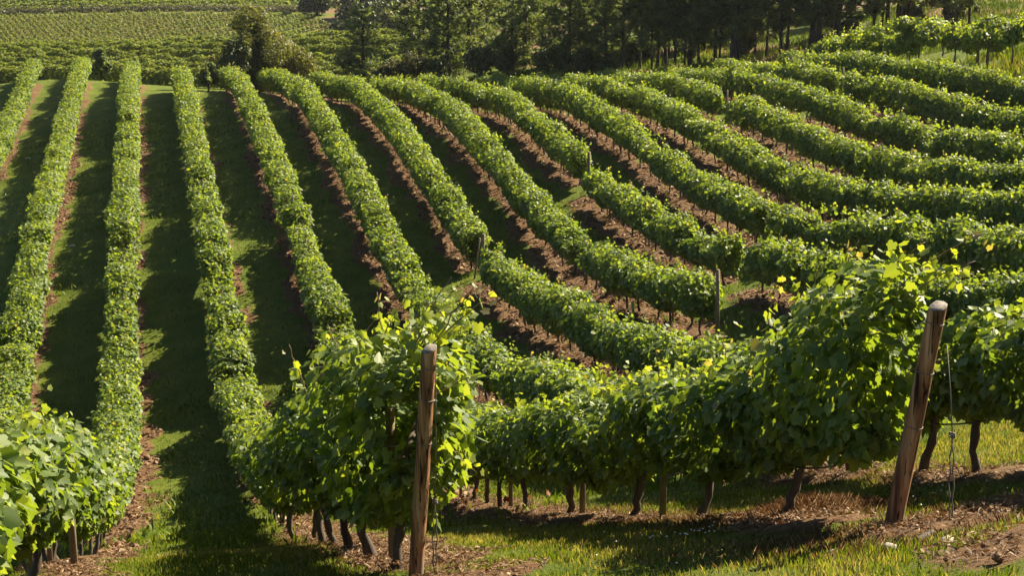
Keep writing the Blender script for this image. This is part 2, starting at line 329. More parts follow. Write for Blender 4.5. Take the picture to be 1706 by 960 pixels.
pz = ground(px, py)
SOIL = soil_mask(px, py)
fine = np.clip((140 - py) / 20, 0, 1) * ((px > -34) & (px < 96))
pz = pz + fine * (0.035 * vnoise(px * 1.1, py * 1.1, 1) + SOIL * 0.05 * vnoise(px * 2.6, py * 2.6, 2) + 0.018 * vnoise(px * 4.3, py * 4.3, 4))
# soil is banked up a little under the vines
pz = pz + fine * SOIL * 0.06
nx, ny = len(GX), len(GY)
ii = np.arange((nx - 1) * (ny - 1)); a = (ii // (nx - 1)) * nx + ii % (nx - 1)
quads = np.c_[a, a + 1, a + 1 + nx, a + nx]
terrain = kind(mesh_obj('ground', np.c_[px, py, pz], [quads], M_ground, None, {'soil': SOIL}, True), 'structure')

# ------------------------------------------------------------------ leaves
T_FAR = (np.array([(0, -.05, 0), (.5, .42, .16), (0, 1, -.05), (-.5, .42, .16)]), [(0, 1, 2), (0, 2, 3)])
T_MID = (np.array([(0, -.02, 0), (.46, .06, .12), (.52, .62, .17), (0, 1.02, -.10), (-.52, .62, .17), (-.46, .06, .12)]), [(0, 1, 2, 3), (0, 3, 4, 5)])
_h = [(.18, -.12, .05), (.42, -.03, .10), (.50, .20, .12), (.43, .33, .09), (.56, .50, .14), (.42, .66, .08), (.31, .64, .06), (.18, .86, -.02)]
T_NEAR = (np.array([(0, .07, 0)] + _h + [(0, 1.06, -.16)] + [(-a, b, c) for a, b, c in _h[::-1]]), [tuple(range(10)), (0,) + tuple(range(9, 18))])

def norm(a): return a / (np.linalg.norm(a, axis=1, keepdims=True) + 1e-9)

def leaf_arrays(cen, nrm, tip, size, tint, tmpl):
    """-> verts, face array, tint per vertex"""
    tv, tf = tmpl
    n = norm(nrm); t = tip - n * np.sum(tip * n, 1, keepdims=True); t = norm(t); u = np.cross(t, n)
    k = len(tv)
    asp = rng.uniform(.85, 1.1, (len(cen), 1, 1))
    curl = rng.uniform(-.6, 1.6, (len(cen), 1, 1))
    loc = np.broadcast_to(tv[None], (len(cen), k, 3))
    v = (cen[:, None] + size[:, None, None] * (loc[:, :, 0:1] * asp * u[:, None] + loc[:, :, 1:2] * t[:, None] + loc[:, :, 2:3] * curl * n[:, None]))
    f = (np.array(tf)[None] + (np.arange(len(cen)) * k)[:, None, None]).reshape(-1, len(tf[0]))
    return v.reshape(-1, 3), f, np.repeat(tint, k)

class Leaves:
    def __init__(s): s.v = []; s.f = {}; s.t = []; s.n = 0; s.count = 0
    def add(s, cen, nrm, tip, size, tint, tmpl):
        if len(cen) == 0: return
        v, f, t = leaf_arrays(np.asarray(cen, float), np.asarray(nrm, float), np.asarray(tip, float), np.asarray(size, float), np.asarray(tint, float), tmpl)
        s.f.setdefault(f.shape[1], []).append(f + s.n); s.v.append(v); s.t.append(t); s.n += len(v); s.count += len(cen)
    def build(s, name, mat, parent=None):
        ks = sorted(s.f)
        return mesh_obj(name, np.concatenate(s.v), [np.concatenate(s.f[k]) for k in ks], mat, parent, {'tint': np.concatenate(s.t)})

def n1d(s, seed): return vnoise(s, np.full_like(s, seed * 7.31), seed)

def row_leaves(r, seed, lv, origin):
    """fill the clipped hedge of one vine row with leaves"""
    y0, y1 = r['y0'], r['y1']
    bands = [(0, 27, 1500, (.070, .125), T_NEAR), (27, 62, 1100, (.09, .155), T_MID), (62, 140, 760, (.12, .185), T_FAR)]
    for b0, b1, dens, (s0, s1), tm in bands:
        a, b = max(y0, b0), min(y1, b1)
        if b - a < .02: continue
        n = int((b - a) * dens)
        y = rng.uniform(a, b, n)
        topv = r['top'] * (1 + .07 * n1d(y / 1.25, seed) + .065 * n1d(y / .45, seed + 1))
        if 'hi' in r: topv = topv + np.interp(y, [q[0] for q in r['hi']], [q[1] for q in r['hi']])
        bot = np.interp(y, [20, 32], [.66, .56 if r['key'] in 'YZABCD' else .58]) + .19 * n1d(y / .8, seed + 2) + .05 * n1d(y / .3, seed + 9)
        hw = (.50 if y1 < 200 else .5) * (1.10 + .18 * n1d(y / 1.2, seed + 3) + .15 * n1d(y / .5, seed + 4))
        keep = np.ones(n, bool)
        vn = np.floor((y + 500) / 1.35); jit = vnoise(vn * 1.73, vn * 0 + .37, seed + 31); jit2 = vnoise(vn * 2.31, vn * 0 + .77, seed + 32)
        cleft = np.abs(np.sin(math.pi * (y + 500) / 1.35)) ** .55
        cd = np.interp(y, [18, 30], [1.8, 1.0]); hw = hw * (1 + .14 * jit) * (1.02 - .22 * cd * (1 - cleft)); topv = topv + .12 * jit2 - .11 * cd * (1 - cleft); bot = bot + .16 * cd * (1 - cleft) + .06 * jit
        # weak places and gaps
        weak = vnoise(y / 2.1, y * 0 + seed, seed + 77)
        wk = np.clip((-weak - .35) / .5, 0, 1); topv = topv - .38 * wk; hw = hw * (1 - .18 * wk)
        if 'fat' in r: hw = hw * np.interp(y, [q[0] for q in r['fat']], [q[1] for q in r['fat']])
        for yc, w in r.get('notch', []):
            g = np.clip(1.3 * (1 - np.abs(y - yc) / abs(w)), 0, 1)
            if w > 0: topv = topv - g * .9; keep &= rng.random(n) > g * 1.6
            else: topv = topv - g * .80; keep &= rng.random(n) > g * .55
        # rounded row ends
        for ye in (y0, y1):
            e = np.clip(np.abs(y - ye) / .45, 0, 1)
            hw = hw * (.6 + .4 * np.sqrt(e)); topv = topv - .22 * (1 - e) ** 2
        th = rng.uniform(0, 2 * math.pi, n)
        c, s_ = np.cos(th), np.sin(th)
        sup = 1 / (np.abs(c) ** 4 + np.abs(s_) ** 4) ** (1 / 4)
        rad = (1 - .5 * rng.random(n) ** 1.9) * (1 + .15 * vnoise(y * 2.2, th * 1.6, seed + 5) + .13 * vnoise(y * 4.5, th * 3.0, seed + 15) + .08 * rng.standard_normal(n) * .6)
        lat = c * sup * rad; ver = s_ * sup * rad
        zc, hh = (topv + bot) / 2, (topv - bot) / 2
        x = plan_x(r, y) + lat * hw * np.where(ver < 0, 1 + .40 * ver, 1.0)
        z = zc + ver * hh
        out = np.c_[c * sup / 1.0, .12 * rng.standard_normal(n), s_ * sup * .8]
        nr = norm(out) * .80 + np.array([0, 0, .42]) + .50 * rng.standard_normal((n, 3))
        nr[:, 2] = np.abs(nr[:, 2]) * np.where(rng.random(n) < .9, 1, -1)
        tip = norm(out) * .55 + np.array([0, 0, -.75]) + .55 * rng.standard_normal((n, 3))
        size = rng.uniform(s0, s1, n) * (1 - .25 * (ver > .8))
        tint = np.clip(.40 + .16 * rng.standard_normal(n) + .10 * (ver > .7) + .10 * vnoise(y / 1.3, y * 0, seed + 6), 0, .9)
        tint = np.where(rng.random(n) < .003, .97, tint)
        k = keep
        P = np.c_[x, y, z][k]; P[:, 2] += ground(P[:, 0] * 0 + plan_x(r, P[:, 1]), P[:, 1])
        lv.add(P - origin, nr[k], tip[k], size[k], tint[k], tm)
        # young shoots standing out of the top and sides
        ns = int((b - a) * (5.5 if b0 < 60 else 4.0))
        sy = rng.uniform(a, b, ns)
        for q in range(ns):
            yy = sy[q]; xx = float(plan_x(r, yy)) + rng.uniform(-.4, .4)
            tp = r['top'] + (float(np.interp(yy, [w[0] for w in r['hi']], [w[1] for w in r['hi']])) if 'hi' in r else 0)
            if any(abs(yy - yc) < abs(w) for yc, w in r.get('notch', [])): continue
            m = rng.integers(3, 7)
            ln = rng.uniform(.12, .28) + .25 * rng.random() ** 4 * (1.15 if yy < 27 else 1)
            dr = norm(np.array([[rng.uniform(-.6, .6), rng.uniform(-.6, .6), 1.0]]))[0]
            t = np.linspace(.15, 1, m)
            base = np.array([xx, yy, gz(xx, yy) + tp - .08])
            P = base + dr * (t * ln)[:, None] + .02 * rng.standard_normal((m, 3))
            nn = rng.standard_normal((m, 3)) + np.array([0, 0, .5]); tt = rng.standard_normal((m, 3)) + np.array([0, 0, -.3])
            ti = np.clip((.58 if yy < 27 else .46) + .20 * t + .07 * rng.standard_normal(m), 0, .84)
            if rng.random() < .10: ti[-2:] = .98
            lv.add(P - origin, nn, tt, rng.uniform(s0, s1, m) * (1 - .45 * t), ti, tm)

# vine stems: a few shapes shared by all rows
def trunk_mesh(i):
    random.seed(100 + i)
    mb = MB(); h = .78
    bx, by = random.uniform(-.11, .11), random.uniform(-.20, .20)
    pts = []; rad = []
    for k in range(12):
        t = k / 11
        pts.append((bx * math.sin(t * 3.0) + random.uniform(-.012, .012), by * math.sin(t * 2.4) + random.uniform(-.012, .012), -.08 + t * (h + .08)))
        rad.append(.038 - .010 * t + random.uniform(-.007, .010) + (.020 if k <= 1 else 0) + (.016 if k == 11 else 0))
    mb.tube(pts, rad, 9, .5, True, .16)
    e = pts[-1]
    for sgn in (-1, 1):    # the two arms along the wire
        mb.tube([e, (e[0], e[1] + sgn * .16, e[2] + .09), (e[0] + random.uniform(-.03, .03), e[1] + sgn * .5, e[2] + .12 + random.uniform(-.02, .03))], [.030, .022, .015], 6, .5, True, .08)
    o = mb.build('trunk', M_bark, None); me = o.data; bpy.data.objects.remove(o)
    return me
TRUNKS = [trunk_mesh(i) for i in range(7)]
def stake_mesh(i, h, r):
    random.seed(40 + i); mb = MB()
    mb.tube([(0, 0, -.15), (0, 0, h * .5), (random.uniform(-.01, .01), 0, h)], [r, r * .97, r * .93], 8, .5, True, .04)
    o = mb.build('stake', M_stake, None, False); me = o.data; bpy.data.objects.remove(o)
    return me
STAKES = [stake_mesh(0, 1.45, .030), stake_mesh(1, 1.5, .026)]

def part(name, me, parent, loc, rz=0, sc=1.0, tilt=(0, 0)):
    o = bpy.data.objects.new(name, me); C.objects.link(o)
    o.parent = parent; o.location = loc; o.rotation_euler = (tilt[0], tilt[1], rz); o.scale = (sc, sc, sc)
    return o

NEAR_TRUNKS = {'D': [22.75, 21.2, 18.7, 16.2, 14.2, 12.35], 'C': [12.4, 13.6, 15.2, 16.9, 18.4, 20.2, 22.5, 24.4], 'E': [12.4, 13.6, 15.0, 16.6, 18.4, 20.3, 22.2, 24.2, 26.2]}
ROWOBJ = {}
for idx, r in enumerate(ROWS):
    ym = r['y0']; xm = float(plan_x(r, ym))
    org = np.array([xm, ym, gz(xm, ym)])
    root = empty('vine_row', org, r['label'], 'vine row', 'rows of the hillside vineyard')
    ROWOBJ[r['key']] = root
    lv = Leaves(); row_leaves(r, 11 + idx * 13, lv, org)
    lv.build('foliage', M_vine, root)
    ys = list(NEAR_TRUNKS.get(r['key'], []))
    y = (max(ys) + 1.35) if ys else r['y0'] + .35
    while y < r['y1'] - .1 and len(ys) < 78:
        ys.append(y); y += 1.35 + random.uniform(-.12, .12)
    rr = random.Random(idx)
    for k, y in enumerate(ys):
        x = float(plan_x(r, y))
        part('trunk', TRUNKS[rr.randrange(7)], root, Vector((x, y, gz(x, y))) - Vector(org), rr.choice((0, math.pi)) + rr.uniform(-.5, .5), rr.uniform(.9, 1.15) * (1.3 if y < 20 else 1), (rr.uniform(-.10, .10), rr.uniform(-.10, .10)))
    y = r['y0'] + (3.0 if r['key'] not in 'CDE' else 16.0)
    while y < r['y1'] - 1:
        x = float(plan_x(r, y))
        part('stake', STAKES[rr.randrange(2)], root, Vector((x + .05, y, gz(x, y))) - Vector(org), rr.uniform(0, 6), 1, (rr.uniform(-.03, .03), rr.uniform(-.03, .03)))
        y += 5.4
    # trellis wires
    if r['y0'] < 60:
        mb = MB()
        for h in (.72, 1.15):
            yy = np.arange(r['y0'], min(r['y1'], 60) + .1, 1.6)
            mb.tube([np.array([float(plan_x(r, q)), q, gz(float(plan_x(r, q)), q) + h]) - org for q in yy], .004, 4, .5, False)
        mb.build('trellis_wire', M_wire, root)

# canes with leaves that stand out above the two front posts
def cane_shoot(parent, p0, p1, sag, nleaf, sz, dry=.25, seed=0):
    random.seed(seed); rs = np.random.default_rng(seed)
    o = np.array(parent.location)
    p0 = np.array(p0); p1 = np.array(p1)
    ts = np.linspace(0, 1, 9)
    pts = [p0 + (p1 - p0) * t + np.array([0, 0, sag * math.sin(math.pi * t)]) + rs.normal(0, .008, 3) for t in ts]
    mb = MB(); mb.tube([q - o for q in pts], list(np.linspace(.007, .003, 9)), 5, .5)
    cane = mb.build('shoot', M_cane, parent)
    lv = Leaves()
    t = np.sort(rs.uniform(.02, 1, nleaf))
    pos = np.array([np.array([np.interp(q, ts, [w[i] for w in pts]) for i in range(3)]) for q in t])
    off = rs.normal(0, .055, (nleaf, 3)); off[:, 2] -= .02
    P = pos + off
    nn = rs.normal(0, .8, (nleaf, 3)) + np.array([.2, -.3, .35]); tt = rs.normal(0, .5, (nleaf, 3)) + np.array([0, 0, -.8])
    ti = np.clip(.60 + .26 * t + rs.normal(0, .06, nleaf), 0, .92)
    ti = np.where(t > 1 - dry * .6, np.where(rs.random(nleaf) < .6, .99, ti), ti)
    lv.add(P - o, nn, tt, sz * (1 - .55 * t) * rs.uniform(.75, 1.1, nleaf), ti, T_NEAR)
    lf = lv.build('shoot_foliage', M_vine, cane)

rc, rd = ROWOBJ['C'], ROWOBJ['D']
cane_shoot(rc, (2.02, 11.7, -3.40), (2.50, 11.3, -2.83), .03, 16, .13, .3, 1)
cane_shoot(rc, (1.95, 11.9, -3.45), (2.36, 11.5, -2.92), .05, 16, .13, .1, 2)
cane_shoot(rc, (1.98, 11.5, -3.75), (2.40, 11.2, -3.45), .05, 12, .13, .0, 3)
cane_shoot(rc, (2.00, 11.6, -4.1), (2.36, 11.5, -4.35), .06, 9, .12, .0, 4)
cane_shoot(rc, (1.80, 12.3, -3.6), (1.72, 12.3, -3.02), .0, 12, .12, .45, 5)
cane_shoot(rc, (1.55, 13.2, -4.0), (1.42, 13.2, -3.52), .0, 12, .12, .45, 6)
cane_shoot(rc, (1.35, 14.6, -4.6), (1.18, 14.6, -4.05), .0, 10, .12, .5, 7)
cane_shoot(rc, (1.95, 11.7, -3.3), (2.05, 11.7, -2.98), .0, 12, .12, .0, 8)
for q_, (x_, y_, h_) in enumerate([(1.95, 11.8, .55), (2.1, 11.6, .45), (1.7, 12.2, .5), (1.9, 12.5, .42), (1.6, 12.9, .45), (2.05, 12.1, .5)]):
    z_ = gz(x_, y_) + 2.0
    cane_shoot(rc, (x_, y_, z_), (x_ + .28, y_ - .1, z_ + h_), .04, 13, .12, .25, 40 + q_)
cane_shoot(rd, (5.55, 10.9, -2.95), (6.30, 10.85, -2.47), .06, 24, .13, .3, 11)
cane_shoot(rd, (5.50, 10.8, -3.05), (6.12, 10.6, -2.62), .05, 20, .13, .1, 12)
cane_shoot(rd, (5.45, 11.0, -2.95), (5.85, 10.9, -2.52), .03, 18, .13, .0, 13)
cane_shoot(rd, (5.35, 11.5, -3.10), (5.52, 11.4, -2.60), .0, 16, .12, .4, 14)
cane_shoot(rd, (5.30, 11.8, -3.25), (5.34, 11.7, -2.74), .0, 14, .12, .5, 15)
cane_shoot(rd, (5.25, 12.6, -3.7), (5.30, 12.5, -3.15), .0, 13, .12, .6, 16)
cane_shoot(rd, (5.20, 13.4, -4.25), (5.12, 13.3, -3.72), .0, 12, .12, .6, 17)
cane_shoot(rd, (5.55, 10.5, -3.5), (5.80, 10.45, -3.35), .05, 8, .12, .0, 18)
cane_shoot(rd, (5.15, 15.2, -5.0), (5.1, 15.2, -4.55), .0, 9, .12, .2, 19)
cane_shoot(rd, (5.12, 17.2, -5.7), (5.05, 17.2, -5.3), .0, 9, .12, .2, 20)

# ------------------------------------------------------------------ tall hilltop vines on a higher trellis
def hill_vine(x, y, h, w, seed, label, gap=.55):
    rs = np.random.default_rng(seed)
    z = gz(x, y); root = empty('tall_vine', (x, y, z), label, 'grapevine', 'tall vines on the hilltop trellis')
    n = 3400
    c = rs.normal(0, 1, (n, 3)); c = norm(c) * (rs.random((n, 1)) ** .45)
    lump = rs.uniform(-1, 1, (11, 3)) * np.array([w * .8, 1.75, .42]); k = rs.integers(0, 11, n)
    P = lump[k] + c * np.array([.62, .66, .46]); P[:, 2] += h - .45
    P[:, 2] = np.maximum(P[:, 2], gap + .25 * rs.random(n))
    out = norm(c + .3 * rs.normal(0, 1, (n, 3)))
    lv = Leaves()
    lv.add(P, out + np.array([0, 0, .3]) + .4 * rs.normal(0, 1, (n, 3)), out * .4 + np.array([0, 0, -.7]) + .5 * rs.normal(0, 1, (n, 3)), rs.uniform(.12, .19, n), np.clip(.55 + .16 * rs.normal(0, 1, n), 0, .9), T_MID)
    for q in range(12):
        b = np.array([rs.uniform(-w, w), rs.uniform(-1.7, 1.7), h - .1]); dr = norm(rs.normal(0, .5, (1, 3)) + np.array([[0, 0, 1]]))[0]
        t = np.linspace(0, 1, 7); Q = b + dr * (t * rs.uniform(.35, .8))[:, None]
        lv.add(Q, rs.normal(0, 1, (7, 3)), rs.normal(0, 1, (7, 3)), .15 * (1 - .5 * t), np.clip(.6 + .25 * t, 0, .92), T_MID)
    lv.build('foliage', M_vine, root)
    for sgn in (-.6, .7):
        mb = MB(); bx = sgn * w
        mb.tube([(bx, 0, -.1), (bx + rs.normal(0, .04), rs.normal(0, .04), h * .4), (bx * .9, 0, h * .8)], [.05, .04, .035], 7, .5, True, .08)
        mb.build('trunk', M_bark, root)
HV = [(38.6, 84.0, 1.55, .9, 'low vine at the left end of the hilltop, in front of a leaning pine'),
      (38.8, 80.5, 1.75, .9, 'hilltop vine beside the thick straight pine trunk, dark hollow in its middle'),
      (39.0, 77.0, 2.1, 1.0, 'broad hilltop vine with a big dark clump on its left half'),
      (39.0, 73.6, 2.3, 1.0, 'hilltop vine with a rounded yellow green crown, highest on the left'),
      (39.1, 70.2, 1.95, .9, 'hilltop vine with bare thin stakes showing under its crown'),
      (39.0, 66.8, 2.3, 1.0, 'hilltop vine with a long arching shoot against the pine wood'),
      (39.0, 63.4, 2.45, 1.0, 'tallest hilltop vine, close to the right edge, thick stem below'),
      (39.0, 60.2, 2.4, 1.0, 'hilltop vine cut by the right edge of the picture')]
for k, (x, y, h, w, lb) in enumerate(HV): hill_vine(x, y, h, w, 300 + k, lb)

# ------------------------------------------------------------------ posts, stakes, anchors
def end_post(base, top, w, label, seed, bands):
    random.seed(seed)
    base = Vector(base); top = Vector(top)
    root = empty('trellis_post', base, label, 'post', 'wooden end posts at the front')
    ax = (top - base); ln = ax.length; q = ax.to_track_quat('Z', 'Y')
    mb = MB(); K = 9; segs = 14
    prof = []
    for a, b in ((1, -.55), (1, .45), (.62, .84), (-.35, .95), (-.86, .62), (-1, -.1), (-.80, -.66), (-.2, -.92), (.55, -.90)):   # roughly squared split log
        a, b = a + random.uniform(-.07, .07), b + random.uniform(-.07, .07)
        prof.append((w * (a * math.cos(.5) - b * math.sin(.5)), w * (a * math.sin(.5) + b * math.cos(.5))))
    rings = []
    for i in range(segs + 1):
        t = i / segs; zz = -.25 + t * (ln + .25)
        sc = 1.06 - .10 * t
        for j, (a, b) in enumerate(prof):
            wob = 1 + .025 * math.sin(3.1 * t * 4 + j) + random.uniform(-.016, .016)
            z2 = zz + (random.uniform(-.014, .010) + .022 * (a / w) if i == segs else 0)
            rings.append(q @ Vector((a * sc * wob, b * sc * wob, z2)))
    fs = []
    for i in range(segs):
        for j in range(K):
            fs.append((i * K + j, i * K + (j + 1) % K, (i + 1) * K + (j + 1) % K, (i + 1) * K + j))
    mb.add(rings, fs); mb.build('shaft', M_post, root, False)
    cap = MB(); ring = [Vector(r) for r in rings[-K:]]
    cen = sum(ring, Vector()) / K
    v = [r + (cen - r) * -.004 + ax.normalized() * .001 for r in ring] + [r + (cen - r) * .16 + ax.normalized() * .012 for r in ring] + [cen + ax.normalized() * .004]
    fs = [(j, (j + 1) % K, K + (j + 1) % K, K + j) for j in range(K)] + [(K + j, K + (j + 1) % K, 2 * K) for j in range(K)]
    cap.add(v, fs); cap.build('cut_end', M_posttop, root, False)
    for t in bands:
        b = MB(); pts = []
        for j in range(K + 1):
            a, c2 = prof[j % K]; sc = (1.06 - .10 * t) * 1.035
            pts.append(q @ Vector((a * sc, c2 * sc, t * ln + .012 * math.sin(j * .45))))
        b.tube(pts, .0035, 5, .5, False); b.build('wire_band', M_wire, root)
    return root
P1b, P1t = (1.84, 11.30, gz(1.84, 11.30)), (1.922, 11.00, -3.175)
P2b, P2t = (5.37, 10.24, gz(5.37, 10.24)), (5.50, 10.00, -2.80)
end_post(P1b, P1t, .056, 'nearly upright brown wooden post at front centre, cut off by the bottom edge', 5, (.62, .80, .93))
end_post(P2b, P2t, .069, 'thick brown wooden post leaning to the right, standing on the stony earth', 6, (.48, .72, .93))

def thin_post(x, y, h, r, label, tilt=(0, 0), mat=M_stake, name='vineyard_stake', cat='stake', group='thin stakes and posts in the rows'):
    random.seed(int(x * 100 + y))
    z = gz(x, y); mb = MB()
    mb.tube([(0, 0, -.2), (tilt[0] * h * .5, tilt[1] * h * .5, h * .5), (tilt[0] * h, tilt[1] * h, h)], [r, r * .98, r * .95], 9, .5, True, .05)
    mb.tube([(tilt[0] * h * .82, tilt[1] * h * .82, h * .82), (tilt[0] * h * .84, tilt[1] * h * .84, h * .84)], r * 1.08, 9, .5, True)
    o = mb.build(name, mat, None, False); o.location = (x, y, z)
    return tag(o, label, cat, group)
thin_post(5.18, 22.4, 1.4, .036, 'thin round stake under the front hedge between two thin stems left of centre')
thin_post(5.10, 18.0, 1.4, .038, 'pale thin stake under the front hedge, just right of a stem leaning left')
thin_post(5.22, 15.2, 1.4, .040, 'dark stake under the front hedge next to the bare lit gap')
thin_post(2.20, 19.3, 1.5, .050, 'round stake in the shade of the hedge left of the upright post')
thin_post(1.95, 13.2, 1.5, .045, 'stake among the stems left of the upright front post', (0, .02))
thin_post(-1.05, 16.2, 1.3, .040, 'pale green stake at the foot of the bottom left hedge')
thin_post(-1.35, 14.6, 1.3, .040, 'stake at the left edge of the picture under the bottom left hedge')
thin_post(8.0, 12.0, 1.45, .042, 'dark stake under the hedge at the right edge of the picture')
thin_post(11.54, 54.6, 1.75, .055, 'weathered end post where the sixth row stops in mid slope', (.02, -.1), cat='end post')
thin_post(11.3, 54.9, 1.6, .035, 'thin slanting prop beside the weathered mid slope end post', (.10, -.22), cat='prop')
thin_post(17.6, 61.8, 1.8, .07, 'pale dead end post beside the gap of the row above mid slope', (.0, -.05), cat='end post')
thin_post(14.7, 38.6, 1.95, .055, 'thin grey end post rising clear of the front hedge right of centre', (-.03, 0), cat='end post')
thin_post(26.9, 70.4, 1.6, .045, 'thin stake at the end of the short high row above green grass', cat='end post')
thin_post(26.7, 75.7, 1.6, .045, 'thin stake standing in a small gap of the short high row')
thin_post(32.9, 70.6, 1.7, .07, 'dark end post of the short bright row near the pines', cat='end post')
thin_post(14.5, 51.0, 1.6, .05, 'dark stem-like stake in the small gap of the row ending at the grey post')
thin_post(39.2, 69.0, 1.9, .05, 'bare stake under the hilltop vines, clear of their leaves')
thin_post(39.4, 68.4, 1.8, .035, 'very thin stake under the hilltop vines beside a bare stake')
thin_post(14.0, 43.9, .62, .045, 'pale green vine guard on the soil below the last vines of the row', (-.1, 0), M_guard, 'vine_guard', 'vine guard', 'pale green vine guards')
thin_post(26.3, 68.2, .62, .045, 'pale green vine guard in the strip of soil on the upper right slope', (0, 0), M_guard, 'vine_guard', 'vine guard', 'pale green vine guards')

def anchor_wire(top, knot, foot, label, strands=2):
    root = empty('anchor_wire', foot, label, 'anchor wire', 'anchor wires of the front posts')
    f = Vector(foot)
    mb = MB(); mb.tube([Vector(top) - f, (Vector(top) + Vector(knot)) / 2 - f + Vector((.006, 0, 0)), Vector(knot) - f], .0045, 5)
    mb.build('upper_strand', M_wire, root)
    for s_ in range(strands):
        m2 = MB(); d = Vector((.016 * (s_ * 2 - 1), 0, 0))
        pts = []
        for i in range(14):
            t = i / 13; pts.append((Vector(knot) - f) * (1 - t) + d * math.sin(t * math.pi) + Vector((.006 * math.sin(t * 22 + s_ * 3.1), .006 * math.cos(t * 22 + s_ * 3.1), 0)))
        m2.tube(pts, .0055, 5); m2.build('lower_strand', M_wire, root)
    k = MB()
    for i in range(3):
        c = Vector(knot) - f; pts = [c + Vector((.022 * math.cos(a + i), .022 * math.sin(a + i), .012 * (i - 1) + .006 * math.sin(a))) for a in np.linspace(0, 6.3, 9)]
        k.tube(pts, .006, 5, .5, False)
    k.build('knot', M_wire, root)
anchor_wire((1.965, 10.98, -3.28), (2.06, 11.62, -4.62), (2.07, 11.72, gz(2.07, 11.72)), 'twisted grey anchor wire with a knot right of the upright front post')
anchor_wire((5.60, 10.02, -3.10), (5.57, 9.80, -3.72), (5.53, 9.66, gz(5.53, 9.66)), 'double anchor wire running down right of the leaning post')

# the wooden bar the second anchor is tied to
mb = MB(); a_ = Vector((5.02, 9.25, gz(5.02, 9.25) + .01)); b_ = Vector((5.56, 9.68, gz(5.56, 9.68) + .05))
random.seed(9)
mb.tube([(a_ + (b_ - a_) * t) - a_ + Vector((0, 0, .012 * math.sin(t * 5))) for t in np.linspace(0, 1, 7)], [.020, .027, .028, .027, .030, .030, .026], 8, .5, True, .10)
o = mb.build('anchor_bar', M_bark, None, True); o.location = a_; tag(o, 'dark wooden bar lying on the earth at the foot of the double anchor wire', 'wooden bar')

# irrigation hose
def hose(pts, label):
    o0 = Vector(pts[0]); mb = MB(); P = []
    for i in range(len(pts) - 1):
        for t in np.linspace(0, 1, 7)[:-1]:
            a, b = Vector(pts[i]), Vector(pts[i + 1]); P.append(a + (b - a) * t - Vector((0, 0, .035 * math.sin(math.pi * t))) - o0)
    P.append(Vector(pts[-1]) - o0)
    mb.tube(P, .0095, 7, .5); o = mb.build('irrigation_hose', M_hose, None, True); o.location = o0
    return tag(o, label, 'hose', 'irrigation hoses')
hose([(5.12, 15.6, gz(5.12, 15.6) + .62), (5.21, 14.0, -5.44), (5.36, 12.4, -4.845), (5.42, 11.4, -4.52)], 'black irrigation hose sagging under the front hedge left of the leaning post')
hose([(8.05, 14.6, gz(8.05, 14.6) + .62), (8.0, 12.9, gz(8, 12.9) + .66), (8.0, 11.6, gz(8, 11.6) + .68), (8.0, 10.0, gz(8, 10) + .7)], 'black irrigation hose under the hedge right of the leaning post')

# stones
def stone(x, y, s, label, seed):
    rs = np.random.default_rng(seed); mb = MB()
    import bmesh
    bm = bmesh.new(); bmesh.ops.create_icosphere(bm, subdivisions=2, radius=1)
    v = np.array([q.co for q in bm.verts]); f = [[w.index for w in q.verts] for q in bm.faces]; bm.free()
    d = v * (1 + .22 * vnoise(v[:, 0] * 2 + seed, v[:, 1] * 2 + v[:, 2] * 1.7, seed))[:, None] * np.array([1, .75, .5]) * s
    mb.add(d, f); o = mb.build('stone', M_stone, None, False); o.location = (x, y, gz(x, y) + s * .12); o.rotation_euler = (0, 0, rs.uniform(0, 6))
    return tag(o, label, 'stone', 'loose stones')
for k, (x, y, s, lb) in enumerate([(4.85, 9.25, .065, 'pale stone just in front of the foot of the leaning post'), (5.62, 9.50, .05, 'small stone right of the anchor bar end'), (5.22, 9.15, .06, 'flat stone against the front of the anchor bar'),
        (5.75, 9.75, .035, 'tiny stone right of the anchor wire foot'), (4.55, 9.55, .045, 'stone in the dry litter left of the leaning post'), (-3.6, 68.5, .17, 'stone on the earth strip between the left rows'), (8.0, 93.5, .2, 'white stone near the top of the lit grass lane'), (-7.0, 93.2, .2, 'dark stone near the upper left edge on the earth strip')]):
    stone(x, y, s, lb, 60 + k)

# ------------------------------------------------------------------ grass, litter, clods (nobody could count them)
def scatter(n, x0, x1, ybands):
    ys = np.concatenate([rng.uniform(a, b, int(n * f)) for a, b, f in ybands]); return rng.uniform(x0, x1, len(ys)), ys
def in_view(x, y, m=1.06):
    ang = np.arctan2(x, y) - R(13.07)
    return (ang > -R(18.2) * m) & (ang < R(18.2) * m)

def blades(x, y, h0, h1, w, tint, name, lab, lean=.5, hs=1.0):
    n = len(x); z = ground(x, y) - .01
    an = rng.uniform(0, 2 * math.pi, n); h = rng.uniform(h0, h1, n) * hs; ww = w * rng.uniform(.7, 1.3, n)
    d = np.c_[np.cos(an), np.sin(an), np.zeros(n)] ; s_ = np.c_[-np.sin(an), np.cos(an), np.zeros(n)]
    ln = rng.uniform(.1, 1, n) * lean
    b = np.c_[x, y, z]
    mid = b + d * (h * ln * .35)[:, None] + np.array([0, 0, 1]) * (h * .6)[:, None]
    tp = b + d * (h * ln)[:, None] + np.array([0, 0, 1]) * h[:, None]
    V = np.stack([b - s_ * ww[:, None], b + s_ * ww[:, None], mid + s_ * ww[:, None] * .8, tp, mid - s_ * ww[:, None] * .8], 1).reshape(-1, 3)
    F = (np.array([0, 1, 2, 3, 4])[None] + (np.arange(n) * 5)[:, None])
    return V, F, np.repeat(tint, 5)

